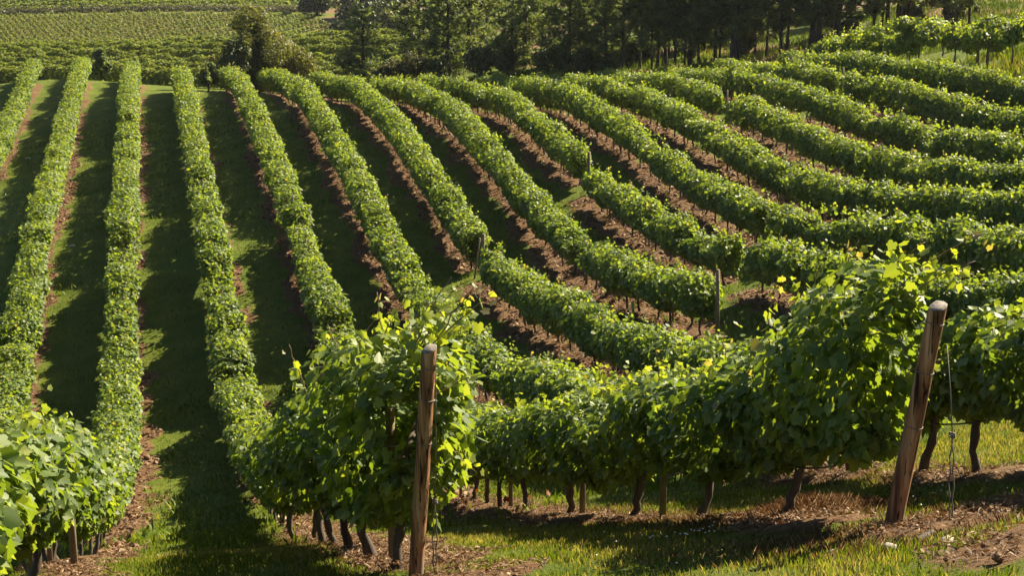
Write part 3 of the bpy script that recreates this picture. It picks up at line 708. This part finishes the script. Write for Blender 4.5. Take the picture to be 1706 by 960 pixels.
x, y = scatter(260000, -3, 13, [(6.2, 12, .40), (12, 18, .35), (18, 30, .25)])
k = in_view(x, y); x, y = x[k], y[k]
sm = soil_mask(x, y); k = sm + .5 * vnoise(x * 3, y * 3, 31) < .55; x, y = x[k], y[k]
dryn = vnoise(x * .8, y * .8, 41) * .5 + .25 * vnoise(x * 2.5, y * 2.5, 42)
tint = np.clip(.52 + .42 * dryn + .15 * rng.standard_normal(len(x)), 0, .88); tint = np.where(rng.random(len(x)) < .14 + .30 * (dryn > .05), .97, tint)
V1, F1, t1 = blades(x, y, .03, .085, .0042, tint, '', '')
x, y = scatter(170000, -14, 40, [(24, 50, .45), (50, 100, .55)])
k = in_view(x, y); x, y = x[k], y[k]
sm = soil_mask(x, y); k = sm + .4 * vnoise(x * 2, y * 2, 33) < .5; x, y = x[k], y[k]
tint = np.clip(.42 + .25 * vnoise(x * .5, y * .5, 43) + .13 * rng.standard_normal(len(x)), 0, .85)
V2, F2, t2 = blades(x, y, .05, .13, .014, tint, '', '')
x = np.concatenate([rng.uniform(36.6, 48, 16000), rng.uniform(24, 66, 22000)]); y = np.concatenate([rng.uniform(52, 86, 16000), rng.uniform(92, 118, 22000)])
k = in_view(x, y) & (vnoise(x * .5, y * .5, 51) + .5 * vnoise(x * 2, y * 2, 52) > -.25); x, y = x[k], y[k]
V3, F3, t3 = blades(x, y, .15, .55, .022, np.clip(np.where(y < 88, .55, .35) + .28 * vnoise(x * .3, y * .3, 53) + .16 * rng.standard_normal(len(x)), 0, 1), '', '', .6)
V2 = np.concatenate([V2, V3]); F2 = np.concatenate([F2, F3 + len(V2) - len(V3)]); t2 = np.concatenate([t2, t3])
x, y = scatter(90000, -14, 40, [(20, 50, .5), (50, 100, .5)])
k = in_view(x, y) & (vnoise(x * 1.1, y * 1.1, 61) + .6 * vnoise(x * 3.1, y * 3.1, 62) > .42); x, y = x[k], y[k]
V4, F4, t4 = blades(x, y, .08, .26, .022, np.clip(.45 + .2 * rng.standard_normal(len(x)), 0, .9), '', '', .9)
V2 = np.concatenate([V2, V4]); F2 = np.concatenate([F2, F4 + len(V2) - len(V4)]); t2 = np.concatenate([t2, t4])
g = mesh_obj('grass', np.concatenate([V1, V2]), [np.concatenate([F1, F2 + len(V1)])], M_grass, None, {'tint': np.concatenate([t1, t2])})
kind(g, 'stuff'); tag(g, 'short green and yellowish grass between the vine rows and in front', 'grass')

# dry weeds round the stems in front
q = 3
x = np.concatenate([rng.normal(5.75, .40, 4200 * q), rng.normal(5.2, .30, 2600 * q), rng.normal(5.2, .35, 2600 * q), rng.normal(5.3, .8, 2200 * q), rng.normal(1.9, .35, 1800 * q), rng.normal(8.0, .35, 2200 * q)])
y = np.concatenate([rng.normal(12.6, .45, 4200 * q), rng.uniform(12.2, 17, 2600 * q), rng.uniform(17, 25, 2600 * q), rng.normal(10.1, .5, 2200 * q), rng.uniform(12, 24, 1800 * q), rng.uniform(11, 20, 2200 * q)])
hv = np.clip(1.25 - .9 * np.hypot(x - 5.75, y - 12.6), .55, 1.25)
V, F, t = blades(x, y, .04, .20, .0022, np.clip(.62 + .22 * rng.standard_normal(len(x)), .15, 1), '', '', .8, hv)
kind(tag(mesh_obj('dry_weeds', V, [F], M_litter, None, {'tint': t}), 'reddish dry weeds round the stems of the front hedge', 'dry weeds'), 'stuff')

# straw, twigs and dead leaves on the bare strips
def litter(n, ybands, x0, x1, l0, l1, thr):
    x, y = scatter(n, x0, x1, ybands); k = in_view(x, y); x, y = x[k], y[k]
    k = soil_mask(x, y) > thr; x, y = x[k], y[k]; n = len(x)
    P = np.c_[x, y, ground(x, y) + .075 + .03 * rng.random(n)]
    lv = Leaves(); an = rng.uniform(0, 6.28, n)
    return P, np.c_[.5 * rng.standard_normal(n), .5 * rng.standard_normal(n), np.ones(n)], np.c_[np.cos(an), np.sin(an), .25 * rng.standard_normal(n)], rng.uniform(l0, l1, n), np.clip(.45 + .25 * rng.standard_normal(n), 0, 1)
lv = Leaves()
T_STRAW = (np.array([(0, -.5, 0), (.06, 0, .08), (0, .5, 0), (-.06, 0, .08)]), [(0, 1, 2), (0, 2, 3)])
for args, tm in (((150000, [(6, 26, 1)], -3, 13, .03, .10, .3), T_STRAW), ((40000, [(6, 26, 1)], -3, 13, .015, .035, .4), T_MID), ((150000, [(26, 92, 1)], -12, 38, .10, .24, .45), T_STRAW), ((60000, [(26, 92, 1)], -12, 38, .07, .13, .5), T_MID)):
    P, nn, tt, sz, ti = litter(*args); lv.add(P, nn, tt, sz, ti, tm)
kind(tag(lv.build('dry_litter', M_litter), 'brown straw, twigs and dead leaves on the bare strips under the vines', 'litter'), 'stuff')

# clods of earth
base = np.array([(1, 0, 0), (-1, 0, 0), (0, 1, 0), (0, -1, 0), (0, 0, .8), (0, 0, -.8)], float)
oct_f = np.array([(0, 2, 4), (2, 1, 4), (1, 3, 4), (3, 0, 4), (2, 0, 5), (1, 2, 5), (3, 1, 5), (0, 3, 5)])
x, y = scatter(60000, -12, 38, [(6, 26, .35), (26, 90, .65)]); k = in_view(x, y); x, y = x[k], y[k]; k = soil_mask(x, y) > .6; x, y = x[k], y[k]
n = len(x); s_ = rng.uniform(.012, .035, n) * np.where(y > 26, 2.0, 1) * (1 + 1.2 * (rng.random(n) < .06)); z = ground(x, y) + .06
V = (np.c_[x, y, z][:, None] + base[None] * s_[:, None, None] * rng.uniform(.6, 1.3, (n, 6, 1))).reshape(-1, 3)
F = (oct_f[None] + (np.arange(n) * 6)[:, None, None]).reshape(-1, 3)
kind(tag(mesh_obj('earth_clods', V, [F], M_clod), 'small clods of reddish earth on the bare strips', 'clods'), 'stuff')

# white clover heads in the front grass
x = np.concatenate([rng.normal(4.35, .3, 26), rng.uniform(2.4, 7.5, 22)]); y = np.concatenate([rng.normal(11.7, .2, 26), rng.uniform(9.5, 14, 22)])
n = len(x); V = (np.c_[x, y, ground(x, y) + .085][:, None] + base[None] * .010 * rng.uniform(.8, 1.3, (n, 6, 1))).reshape(-1, 3)
kind(tag(mesh_obj('clover_flowers', V, [(oct_f[None] + (np.arange(n) * 6)[:, None, None]).reshape(-1, 3)], M_clover), 'small white clover heads in the grass below the front hedge', 'clover'), 'stuff')

# a few red dead leaves on low shoots under the front hedge
x = np.concatenate([rng.normal(4.9, .25, 6), rng.normal(5.35, .3, 5)]); y = np.concatenate([rng.normal(24.6, .7, 6), rng.normal(21.5, .8, 5)]); n = len(x)
lv = Leaves(); lv.add(np.c_[x, y, ground(x, y) + rng.uniform(.08, .3, n)], rng.standard_normal((n, 3)), rng.standard_normal((n, 3)), rng.uniform(.06, .11, n), rng.random(n) * .6, T_NEAR)
kind(tag(lv.build('dead_leaves', M_redleaf), 'orange red dead leaves under the front hedge right of the upright post', 'dead leaves'), 'stuff')

# ------------------------------------------------------------------ trees
T_NEEDLE = (np.array([(-.085, 0, 0), (.085, 0, 0), (.07, .6, .03), (0, 1, -.02), (-.07, .6, .03)]), [(0, 1, 2, 3, 4)])

def pine_meshes(seed, H, base, rad, dens=1.0, lean=0.0, rtrunk=.16):
    rs = np.random.default_rng(seed); random.seed(seed)
    mb = MB(); pts = []; rd = []
    for i in range(10):
        t = i / 9; pts.append((lean * t * t * H + .05 * math.sin(t * 5 + seed), .05 * math.cos(t * 4 + seed), -.4 + t * (H + .4))); rd.append(rtrunk * (1 - .82 * t) * (1.25 if i == 0 else 1))
    mb.tube(pts, rd, 9, .5, True, .06)
    lv = Leaves()
    C_, N_, T_, S_, I_ = [], [], [], [], []
    z = base
    while z < H * .985:
        u = (z - base) / (H - base)
        Lb = rad * (1 - u) ** .75 * (.75 + .5 * rs.random()) * (.55 + .45 * min(1, u * 5))
        nb = rs.integers(3, 6)
        a0 = rs.uniform(0, 6.28)
        for b in range(nb):
            if rs.random() < .12: continue
            an = a0 + b * 6.28 / nb + rs.normal(0, .25); l = Lb * rs.uniform(.6, 1.15) + .25
            up = .30 + .5 * u + rs.normal(0, .1)
            d = np.array([math.cos(an), math.sin(an), up]); t0 = np.array([lean * (z / H) ** 2 * H, 0, z])
            P = [t0 + d * l * q + np.array([0, 0, -.12 * l * q * (1 - q)]) for q in (0, .5, 1)]
            mb.tube(P, [.035 * (1 - .6 * u) + .008, .02, .008], 4, .4, False)
            nc = max(4, int(l * 7.5 * dens))
            for c in range(nc):
                q = rs.uniform(.28, 1.05); cen = t0 + d * l * q + rs.normal(0, .10 + .10 * l * .3, 3)
                m = 13
                dirs = rs.normal(0, 1, (m, 3)) + np.array([0, 0, .75]) + .5 * d
                C_.append(cen + rs.normal(0, .04, (m, 3))); N_.append(rs.normal(0, 1, (m, 3))); T_.append(dirs)
                S_.append(rs.uniform(.26, .55, m)); I_.append(np.clip(np.full(m, .45 + rs.normal(0, .2)) + rs.normal(0, .1, m), 0, 1))
        z += rs.uniform(.40, .70)
    lv.add(np.concatenate(C_), np.concatenate(N_), np.concatenate(T_), np.concatenate(S_), np.concatenate(I_), T_NEEDLE)
    a = mb.build('trunk', M_pinebark); b = lv.build('crown', M_pine)
    ma, mc = a.data, b.data; bpy.data.objects.remove(a); bpy.data.objects.remove(b)
    return ma, mc
DENSE = [pine_meshes(1, 9.5, .35, 2.0, .75), pine_meshes(2, 10.5, .5, 2.2, .7), pine_meshes(3, 8.0, .3, 1.9, .8)]
TALL = [pine_meshes(11, 12.5, 2.0, 1.8, .75, 0, .14), pine_meshes(12, 13, 2.5, 1.6, .75, .012, .12), pine_meshes(13, 11.5, 1.5, 1.8, .7, -.01, .10), pine_meshes(14, 12.0, 2.3, 2.2, .8, 0, .15)]

def pine(meshes, x, y, sc, rz, label, group, name='pine_tree', thick=1.0, tilt=(0, 0)):
    o = empty(name, (x, y, gz(x, y) - .05), label, 'pine tree', group); o.rotation_euler = (tilt[0], tilt[1], rz); o.scale = (sc, sc, sc)
    t = part('trunk', meshes[0], o, (0, 0, 0)); t.scale = (thick, thick, 1)
    part('crown', meshes[1], o, (0, 0, 0))
    return o
ORD = ['first', 'second', 'third', 'fourth', 'fifth', 'sixth', 'seventh', 'eighth', 'ninth', 'tenth', 'eleventh', 'twelfth', 'thirteenth', 'fourteenth', 'fifteenth', 'sixteenth', 'seventeenth', 'eighteenth', 'nineteenth', 'twentieth', 'twenty-first', 'twenty-second', 'twenty-third', 'twenty-fourth', 'twenty-fifth', 'twenty-sixth', 'twenty-seventh', 'twenty-eighth', 'twenty-ninth', 'thirtieth']
# leafy pines in the middle, branches down to the ground
DP = [(20.7, 121, 1.0, 1), (20.9, 110.5, .80, 0), (23.0, 113, .95, 1), (24.4, 105, .80, 2), (26.2, 109, 1.1, 1), (27.6, 101.8, .8, 0), (29.5, 106, 1.05, 2), (29.4, 99.6, .66, 0)]
for k, (x, y, s, v) in enumerate(DP):
    pine(DENSE[v], x, y, s, k * 1.9, 'leafy dark pine above the middle rows, %s from the left of its clump' % ORD[k], 'leafy pines in the middle').scale = (s * 1.3, s * 1.3, s)
TP = [(30.4, 98.6, .9), (31.3, 98, .8), (31.8, 97.1, .9), (32.3, 97.3, .75), (32.7, 96.9, 1.0), (33.0, 95.9, .7), (33.6, 95.6, .8), (34.0, 95.7, 1.1), (34.4, 95.2, .8), (35.5, 95.2, 1.0), (35.9, 95.6, .7), (36.25, 94.3, 1.45), (36.8, 94.7, .8), (38.8, 96.8, .85), (39.2, 95.7, 1.0), (39.6, 94.2, .9), (40.3, 95.0, .8), (41.55, 94.1, 1.5), (41.85, 93.5, 1.3), (43.6, 95.3, 1.6), (46.3, 95.2, .8), (48.1, 97.7, .9), (48.9, 96.9, 1.35), (49.8, 97.2, .9), (49.7, 91.6, 1.0), (50.8, 92.7, 1.3), (52.6, 94.0, 1.0)]
random.seed(77)
for k, (x, y, th) in enumerate(TP):
    tl = (0, .10) if k == 19 else (random.uniform(-.03, .03), random.uniform(-.04, .04))
    pine(TALL[k % 4] if th < 1.25 else TALL[3], x, y, random.uniform(.88, 1.08), k * 2.3, '%s bare pine trunk in the front line, %s from the left' % ('thick' if th > 1.2 else 'slim' if th < .9 else 'mid-sized', ORD[k]), 'pine trunks at the wood edge', thick=th, tilt=tl)
# the wood behind
BK = []
for k in range(24):
    yy = 101 + 42 * random.random(); fr = .315 + .30 * (k + random.random()) / 24
    BK.append((fr * yy, yy))
for k, (x, y) in enumerate(BK):
    pine((TALL + DENSE)[k % 7] if k % 3 else TALL[k % 4], x, y, random.uniform(.85, 1.15), k * 1.37, 'pine standing deeper in the wood behind the front line of trunks', 'pines deeper in the wood')
for k in range(7):
    yy = 126 + 30 * random.random(); fr = .185 + .125 * (k + random.random()) / 7
    pine(DENSE[k % 3], fr * yy, yy, random.uniform(1.05, 1.35), k * 1.1, 'dark pine rising behind the leafy pines in the middle', 'pines behind the leafy clump')
pine(DENSE[2], 15.9, 118, .75, .4, 'single low dark pine standing free in front of the bright valley vineyard', 'single pines').scale = (1.25, 1.25, .76)

def bush(name, x, y, H, W, seed, mat, label, cat, group=None, n=5000, lumps=12, size=(.14, .26), trunk=True, tl=.5, sink=0.25, shape=None):
    rs = np.random.default_rng(seed); random.seed(seed)
    root = empty(name, (x, y, gz(x, y)), label, cat, group)
    lc = rs.normal(0, 1, (lumps, 3)); lc = norm(lc) * (rs.random((lumps, 1)) ** .5)
    lc = lc * np.array([W * .36, W * .36, H * .33]) + np.array([0, 0, H * .52])
    lc[:, :2] *= (1.15 - .75 * np.clip(lc[:, 2:3] / H - .35, 0, 1))
    lr = rs.uniform(.15, .27, lumps) * min(W, H)
    if shape:
        lc = np.array([q[:3] for q in shape], float); lr = np.array([q[3] for q in shape], float); lumps = len(shape)
    pk = lr ** 2 / np.sum(lr ** 2)
    k = rs.choice(lumps, n, p=pk); c = norm(rs.normal(0, 1, (n, 3))); rad = (1 - .5 * rs.random(n) ** 1.6) * (1 + .15 * rs.normal(0, 1, n))
    P = lc[k] + c * (lr[k] * rad)[:, None] * np.array([1, 1, 1.1])
    P[:, 2] = np.maximum(P[:, 2], sink * rs.random(n))
    lv = Leaves()
    lv.add(P, c + .7 * rs.normal(0, 1, (n, 3)), rs.normal(0, 1, (n, 3)) + np.array([0, 0, .35]), rs.uniform(*size, n), np.clip(tl + .18 * rs.normal(0, 1, n) + .12 * rs.normal(0, 1, lumps)[k], 0, 1), T_FAR)
    lv.build('crown', mat, root)
    if trunk:
        mb = MB()
        mb.tube([(0, 0, -.3), (.05, 0, H * .25), (0, .06, H * .55)], [.045 * H * .5, .03 * H * .5, .012 * H], 7, .5, True, .06)
        for q in range(4):
            e = lc[rs.integers(0, lumps)]; mb.tube([(.05, 0, H * .22), (e[0] * .5, e[1] * .5, H * .2 + e[2] * .35), tuple(e)], [.02 * H * .5, .014 * H * .5, .006 * H * .5], 5, .5, False)
        mb.build('trunk', M_pinebark, root)
    return root
LONE = []
_r = random.Random(5)
for cx, cz, sx, sz, m in ((-.35, 5.6, .45, .9, 7), (.1, 4.4, .95, .8, 9), (-1.0, 3.4, .9, .9, 8), (1.3, 3.5, .8, .7, 8), (2.0, 2.0, .8, .7, 9), (-1.5, 1.9, .9, .8, 9), (.3, 2.2, 1.3, .9, 10), (.2, .9, 2.0, .4, 8)):
    for q in range(m): LONE.append((cx * (1.35 if cz > 3 else 1.6) + _r.gauss(0, sx * (.9 if cz > 4 else .75)), _r.gauss(0, 1.0), cz * .95 + _r.gauss(0, sz * .5), _r.uniform(.46, .88)))
bush('bushy_tree', 8.2, 121, 6.8, 6.2, 21, M_olive, 'rounded grey green tree standing alone above the left rows', 'tree', None, 26000, 26, (.11, .21), True, .5, .25, LONE)
bush('bushy_tree', 6.4, 118.5, 4.2, 2.6, 22, M_bush, 'dark upright bush against the left side of the lone rounded tree', 'bush', None, 4500, 10, (.14, .26), True, .22)
bush('conifer_shrub', 4.15, 114.0, 2.6, 1.5, 23, M_pine, 'small dark shrub at the top of the grass lane left of the lone tree', 'shrub', 'shrubs at the row tops', 2600, 8, (.14, .24), True, .3)
bush('conifer_shrub', -3.7, 130.0, 3.2, 1.7, 24, M_pine, 'small dark shrub between the two left rows at their far end', 'shrub', 'shrubs at the row tops', 2600, 8, (.14, .24), True, .3)
SC = [(17.3, 114, 1.9, 2.6), (18.9, 113, 2.2, 3.0), (20.2, 109, 1.7, 2.4), (22.4, 106, 2.4, 2.6), (24.0, 105, 2.0, 3), (26.4, 102, 2.2, 2.8), (28.2, 100.5, 1.6, 2.6), (30.2, 99.5, 1.3, 2.2), (37.9, 96.5, 1.6, 2.0), (34.9, 99.0, 1.8, 2.6), (32.0, 101.0, 1.6, 2.6), (44.5, 99.0, 1.4, 2.4), (47.5, 103.0, 1.6, 3.0), (52.0, 101.0, 1.5, 3.0), (56.5, 103.0, 1.7, 3.2), (50.0, 112.0, 2.0, 4.0), (57.0, 110.0, 2.0, 4.0), (41.5, 104, 1.8, 3.4)]
for k, (x, y, h, w) in enumerate(SC):
    bush('scrub', x, y, h, w, 500 + k, M_scrub if k % 3 != 2 else M_bush, 'low scrub under the pines, %s from the left' % ORD[k], 'scrub', 'scrub under the pines', 2400, 9, (.12, .22), False, .45)

# far trees and scrub beside the far hill
FT = [(37.5, 275, 8.0, 14, .15, 'blue grey tree mass on the slope right of the far vineyard, uppermost'), (33.2, 262, 4.5, 10, .2, 'low dark scrub bank at the right foot of the far vineyard'), (39.6, 258, 5.5, 9, .6, 'paler olive bush in front of the dark far bank'), (44.0, 262, 5.0, 9, .2, 'dark bush right of the olive bush on the far bank'),
      (46.5, 300, 11, 10, .25, 'tall hazy tree beside the bare orange bank'), (52.5, 285, 17, 16, .15, 'hazy blue tree rising between the pine tops, left one'), (60.5, 280, 18, 17, .15, 'hazy blue tree rising between the pine tops, right one'), (41.0, 305, 9, 9, .2, 'dark far tree above the olive bush at the top edge'), (33.0, 314, 5, 9, .3, 'dark bush at the upper right corner of the far vineyard')]
for k, (x, y, h, w, t, lb) in enumerate(FT):
    bush('far_tree', x, y, h, w, 700 + k, M_bush, lb, 'tree', 'trees on the far slope', 9000, 26, (.3, .6), True, t, .8)

# ------------------------------------------------------------------ vineyards beyond the crest
def far_row(x0, y0, x1, y1, h, w, dens, size, seed, label, group, mat, clump=1.1, young=False):
    rs = np.random.default_rng(seed); ln = math.hypot(x1 - x0, y1 - y0); n = int(ln * dens)
    t = rs.random(n); sx = x0 + (x1 - x0) * t; sy = y0 + (y1 - y0) * t; s = t * ln
    px_, py_ = -(y1 - y0) / ln, (x1 - x0) / ln
    hgt = h * (1 + .16 * vnoise(s / clump, s * 0, seed) + .08 * vnoise(s / .4, s * 0, seed + 1)); ww = w * (1 + .25 * vnoise(s / clump, s * 0, seed + 2))
    if young: bump = .45 + .55 * np.abs(np.sin(math.pi * s / 1.5)) ** 1.5; hgt = hgt * bump; ww = ww * bump
    th = rs.uniform(-.35, math.pi + .35, n); rad = 1 - .45 * rs.random(n) ** 1.8
    lat = np.cos(th) * ww * rad; up = .35 * h + np.sin(th) * (hgt - .35 * h) * rad
    x = sx + px_ * lat; y = sy + py_ * lat
    P = np.c_[x, y, ground(sx, sy) + np.maximum(up, .15)]
    org = np.array([x0, y0, gz(x0, y0)])
    out = np.c_[px_ * np.cos(th), py_ * np.cos(th), np.sin(th)]
    lv = Leaves(); lv.add(P - org, out * .7 + np.array([0, 0, .75]) + .55 * rs.normal(0, 1, (n, 3)), np.array([0, 0, -.6]) + .6 * rs.normal(0, 1, (n, 3)), rs.uniform(*size, n), np.clip(.5 + .2 * rs.normal(0, 1, n), 0, 1), T_FAR)
    o = lv.build('vine_row', mat); o.location = org
    return tag(o, label, 'vine row', group)
for k in range(8):
    t = k / 7
    xa, ya = -14 - 3 * t, 143 + 35 * t; xb, yb = 25 + 4 * t, 121 + 30 * t
    far_row(xa, ya, xb, yb, 1.55, .72, 420, (.15, .27), 900 + k, '%s row from the crest in the bright vineyard across the dip' % ORD[k], 'rows of the bright valley vineyard', M_farvine, 1.2)
dirv = np.array([10, 13.]) / math.hypot(10, 13); prp = np.array([13, -10.]) / math.hypot(10, 13)
def clip_row(c):
    ts = np.linspace(-120, 120, 2401); q = c[None] + ts[:, None] * dirv
    lo = 263 + .16 * (q[:, 0] + 22) * .5; hi = 317 - .10 * q[:, 0]
    k = (q[:, 0] > -29) & (q[:, 0] < 36 - .1 * (q[:, 1] - 262)) & (q[:, 1] > lo) & (q[:, 1] < hi)
    return (q[k][0], q[k][-1]) if k.sum() > 25 else None
k2 = 0
for k in range(-22, 23):
    s = clip_row(np.array([4., 290.]) + prp * 4.3 * k)
    if s is None: continue
    far_row(s[0][0], s[0][1], s[1][0], s[1][1], 1.0, .42, 110, (.18, .34), 1200 + k, 'row of small vines slanting up the far hillside vineyard', 'rows of the far hillside vineyard', M_farvine, 1.4, True); k2 += 1
for k in range(3):
    far_row(-42, 328 + 3.2 * k, 34, 321 + 3.2 * k, 1.1, .9, 45, (.3, .55), 1500 + k, '%s line of brown scrub between the far vineyard and the top green rows' % ORD[k], 'scrub lines above the far vineyard', M_scrub if k < 2 else M_farvine, 2.0)
for k in range(5):
    yy = 338 + 12 * k
    far_row(-42, yy + 3, 40, yy - 6, 1.5, 1.1, 60, (.4, .7), 1400 + k, '%s green row above the earth track at the top left' % ORD[k], 'rows above the earth track', M_farvine, 3.0)

# ------------------------------------------------------------------ light, sky, camera
SUN_AZ, SUN_EL = 62.0, 37.5          # azimuth from +Y towards +X
sd = Vector((math.sin(R(SUN_AZ)) * math.cos(R(SUN_EL)), math.cos(R(SUN_AZ)) * math.cos(R(SUN_EL)), math.sin(R(SUN_EL))))
sl = bpy.data.lights.new('sun', 'SUN'); sl.energy = 5.0; sl.angle = R(0.53); sl.color = (1.0, .88, .66)
so = bpy.data.objects.new('sun', sl); C.objects.link(so); so.location = sd * 60; so.rotation_euler = sd.to_track_quat('Z', 'Y').to_euler()
w = bpy.data.worlds.new('World'); scene.world = w; w.use_nodes = True
nt = w.node_tree; nt.nodes.clear()
sky = nd(nt, 'ShaderNodeTexSky', sky_type='NISHITA'); sky.sun_disc = False; sky.sun_elevation = R(SUN_EL); sky.sun_rotation = R(SUN_AZ)
sky.altitude = 200; sky.air_density = 0.7; sky.dust_density = 0.6
bg = nd(nt, 'ShaderNodeBackground'); bg.inputs[1].default_value = 0.05
L(nt, sky.outputs[0], bg.inputs[0]); o = nd(nt, 'ShaderNodeOutputWorld'); L(nt, bg.outputs[0], o.inputs[0])

cam = bpy.data.cameras.new('camera'); co = bpy.data.objects.new('camera', cam); C.objects.link(co)
cam.sensor_width = 36; cam.sensor_fit = 'HORIZONTAL'; cam.lens = 36 * 2600 / 1706.0; cam.clip_start = .1; cam.clip_end = 6000
co.location = (0, 0, 0); co.rotation_euler = (R(90 - 13.6207), 0, R(-13.0686))
scene.camera = co

vs = scene.view_settings; scene.display_settings.display_device = 'sRGB'
vs.view_transform = 'Standard'; vs.look = 'None'; vs.exposure = 1.78; vs.gamma = 1.0; vs.use_curve_mapping = False
cy = scene.cycles
cy.max_bounces = 8; cy.diffuse_bounces = 5; cy.glossy_bounces = 2; cy.transmission_bounces = 6; cy.transparent_max_bounces = 4
cy.use_denoising = True; cy.denoiser = 'OPENIMAGEDENOISE'; cy.denoising_input_passes = 'RGB_ALBEDO_NORMAL'; cy.caustics_reflective = False; cy.caustics_refractive = False
cy.sample_clamp_indirect = 6.0

# thin summer haze over the valley
hm, hn = new_mat('haze_air')
pv = nd(hn, 'ShaderNodeVolumePrincipled'); pv.inputs['Color'].default_value = (.92, .95, 1.0, 1); pv.inputs['Density'].default_value = HAZE
pv.inputs['Anisotropy'].default_value = 0.3
L(hn, pv.outputs[0], nd(hn, 'ShaderNodeOutputMaterial').inputs['Volume'])
hx0, hx1, hy0, hy1, hz0, hz1 = -60, 190, -25, 425, -31, 14
hv_ = [(x, y, z) for z in (hz0, hz1) for y in (hy0, hy1) for x in (hx0, hx1)]
if HAZE > 0: kind(mesh_obj('haze', hv_, [[(0, 2, 3, 1), (4, 5, 7, 6), (0, 1, 5, 4), (2, 6, 7, 3), (0, 4, 6, 2), (1, 3, 7, 5)]], hm), 'stuff')
cy.volume_bounces = 0; cy.volume_max_steps = 16
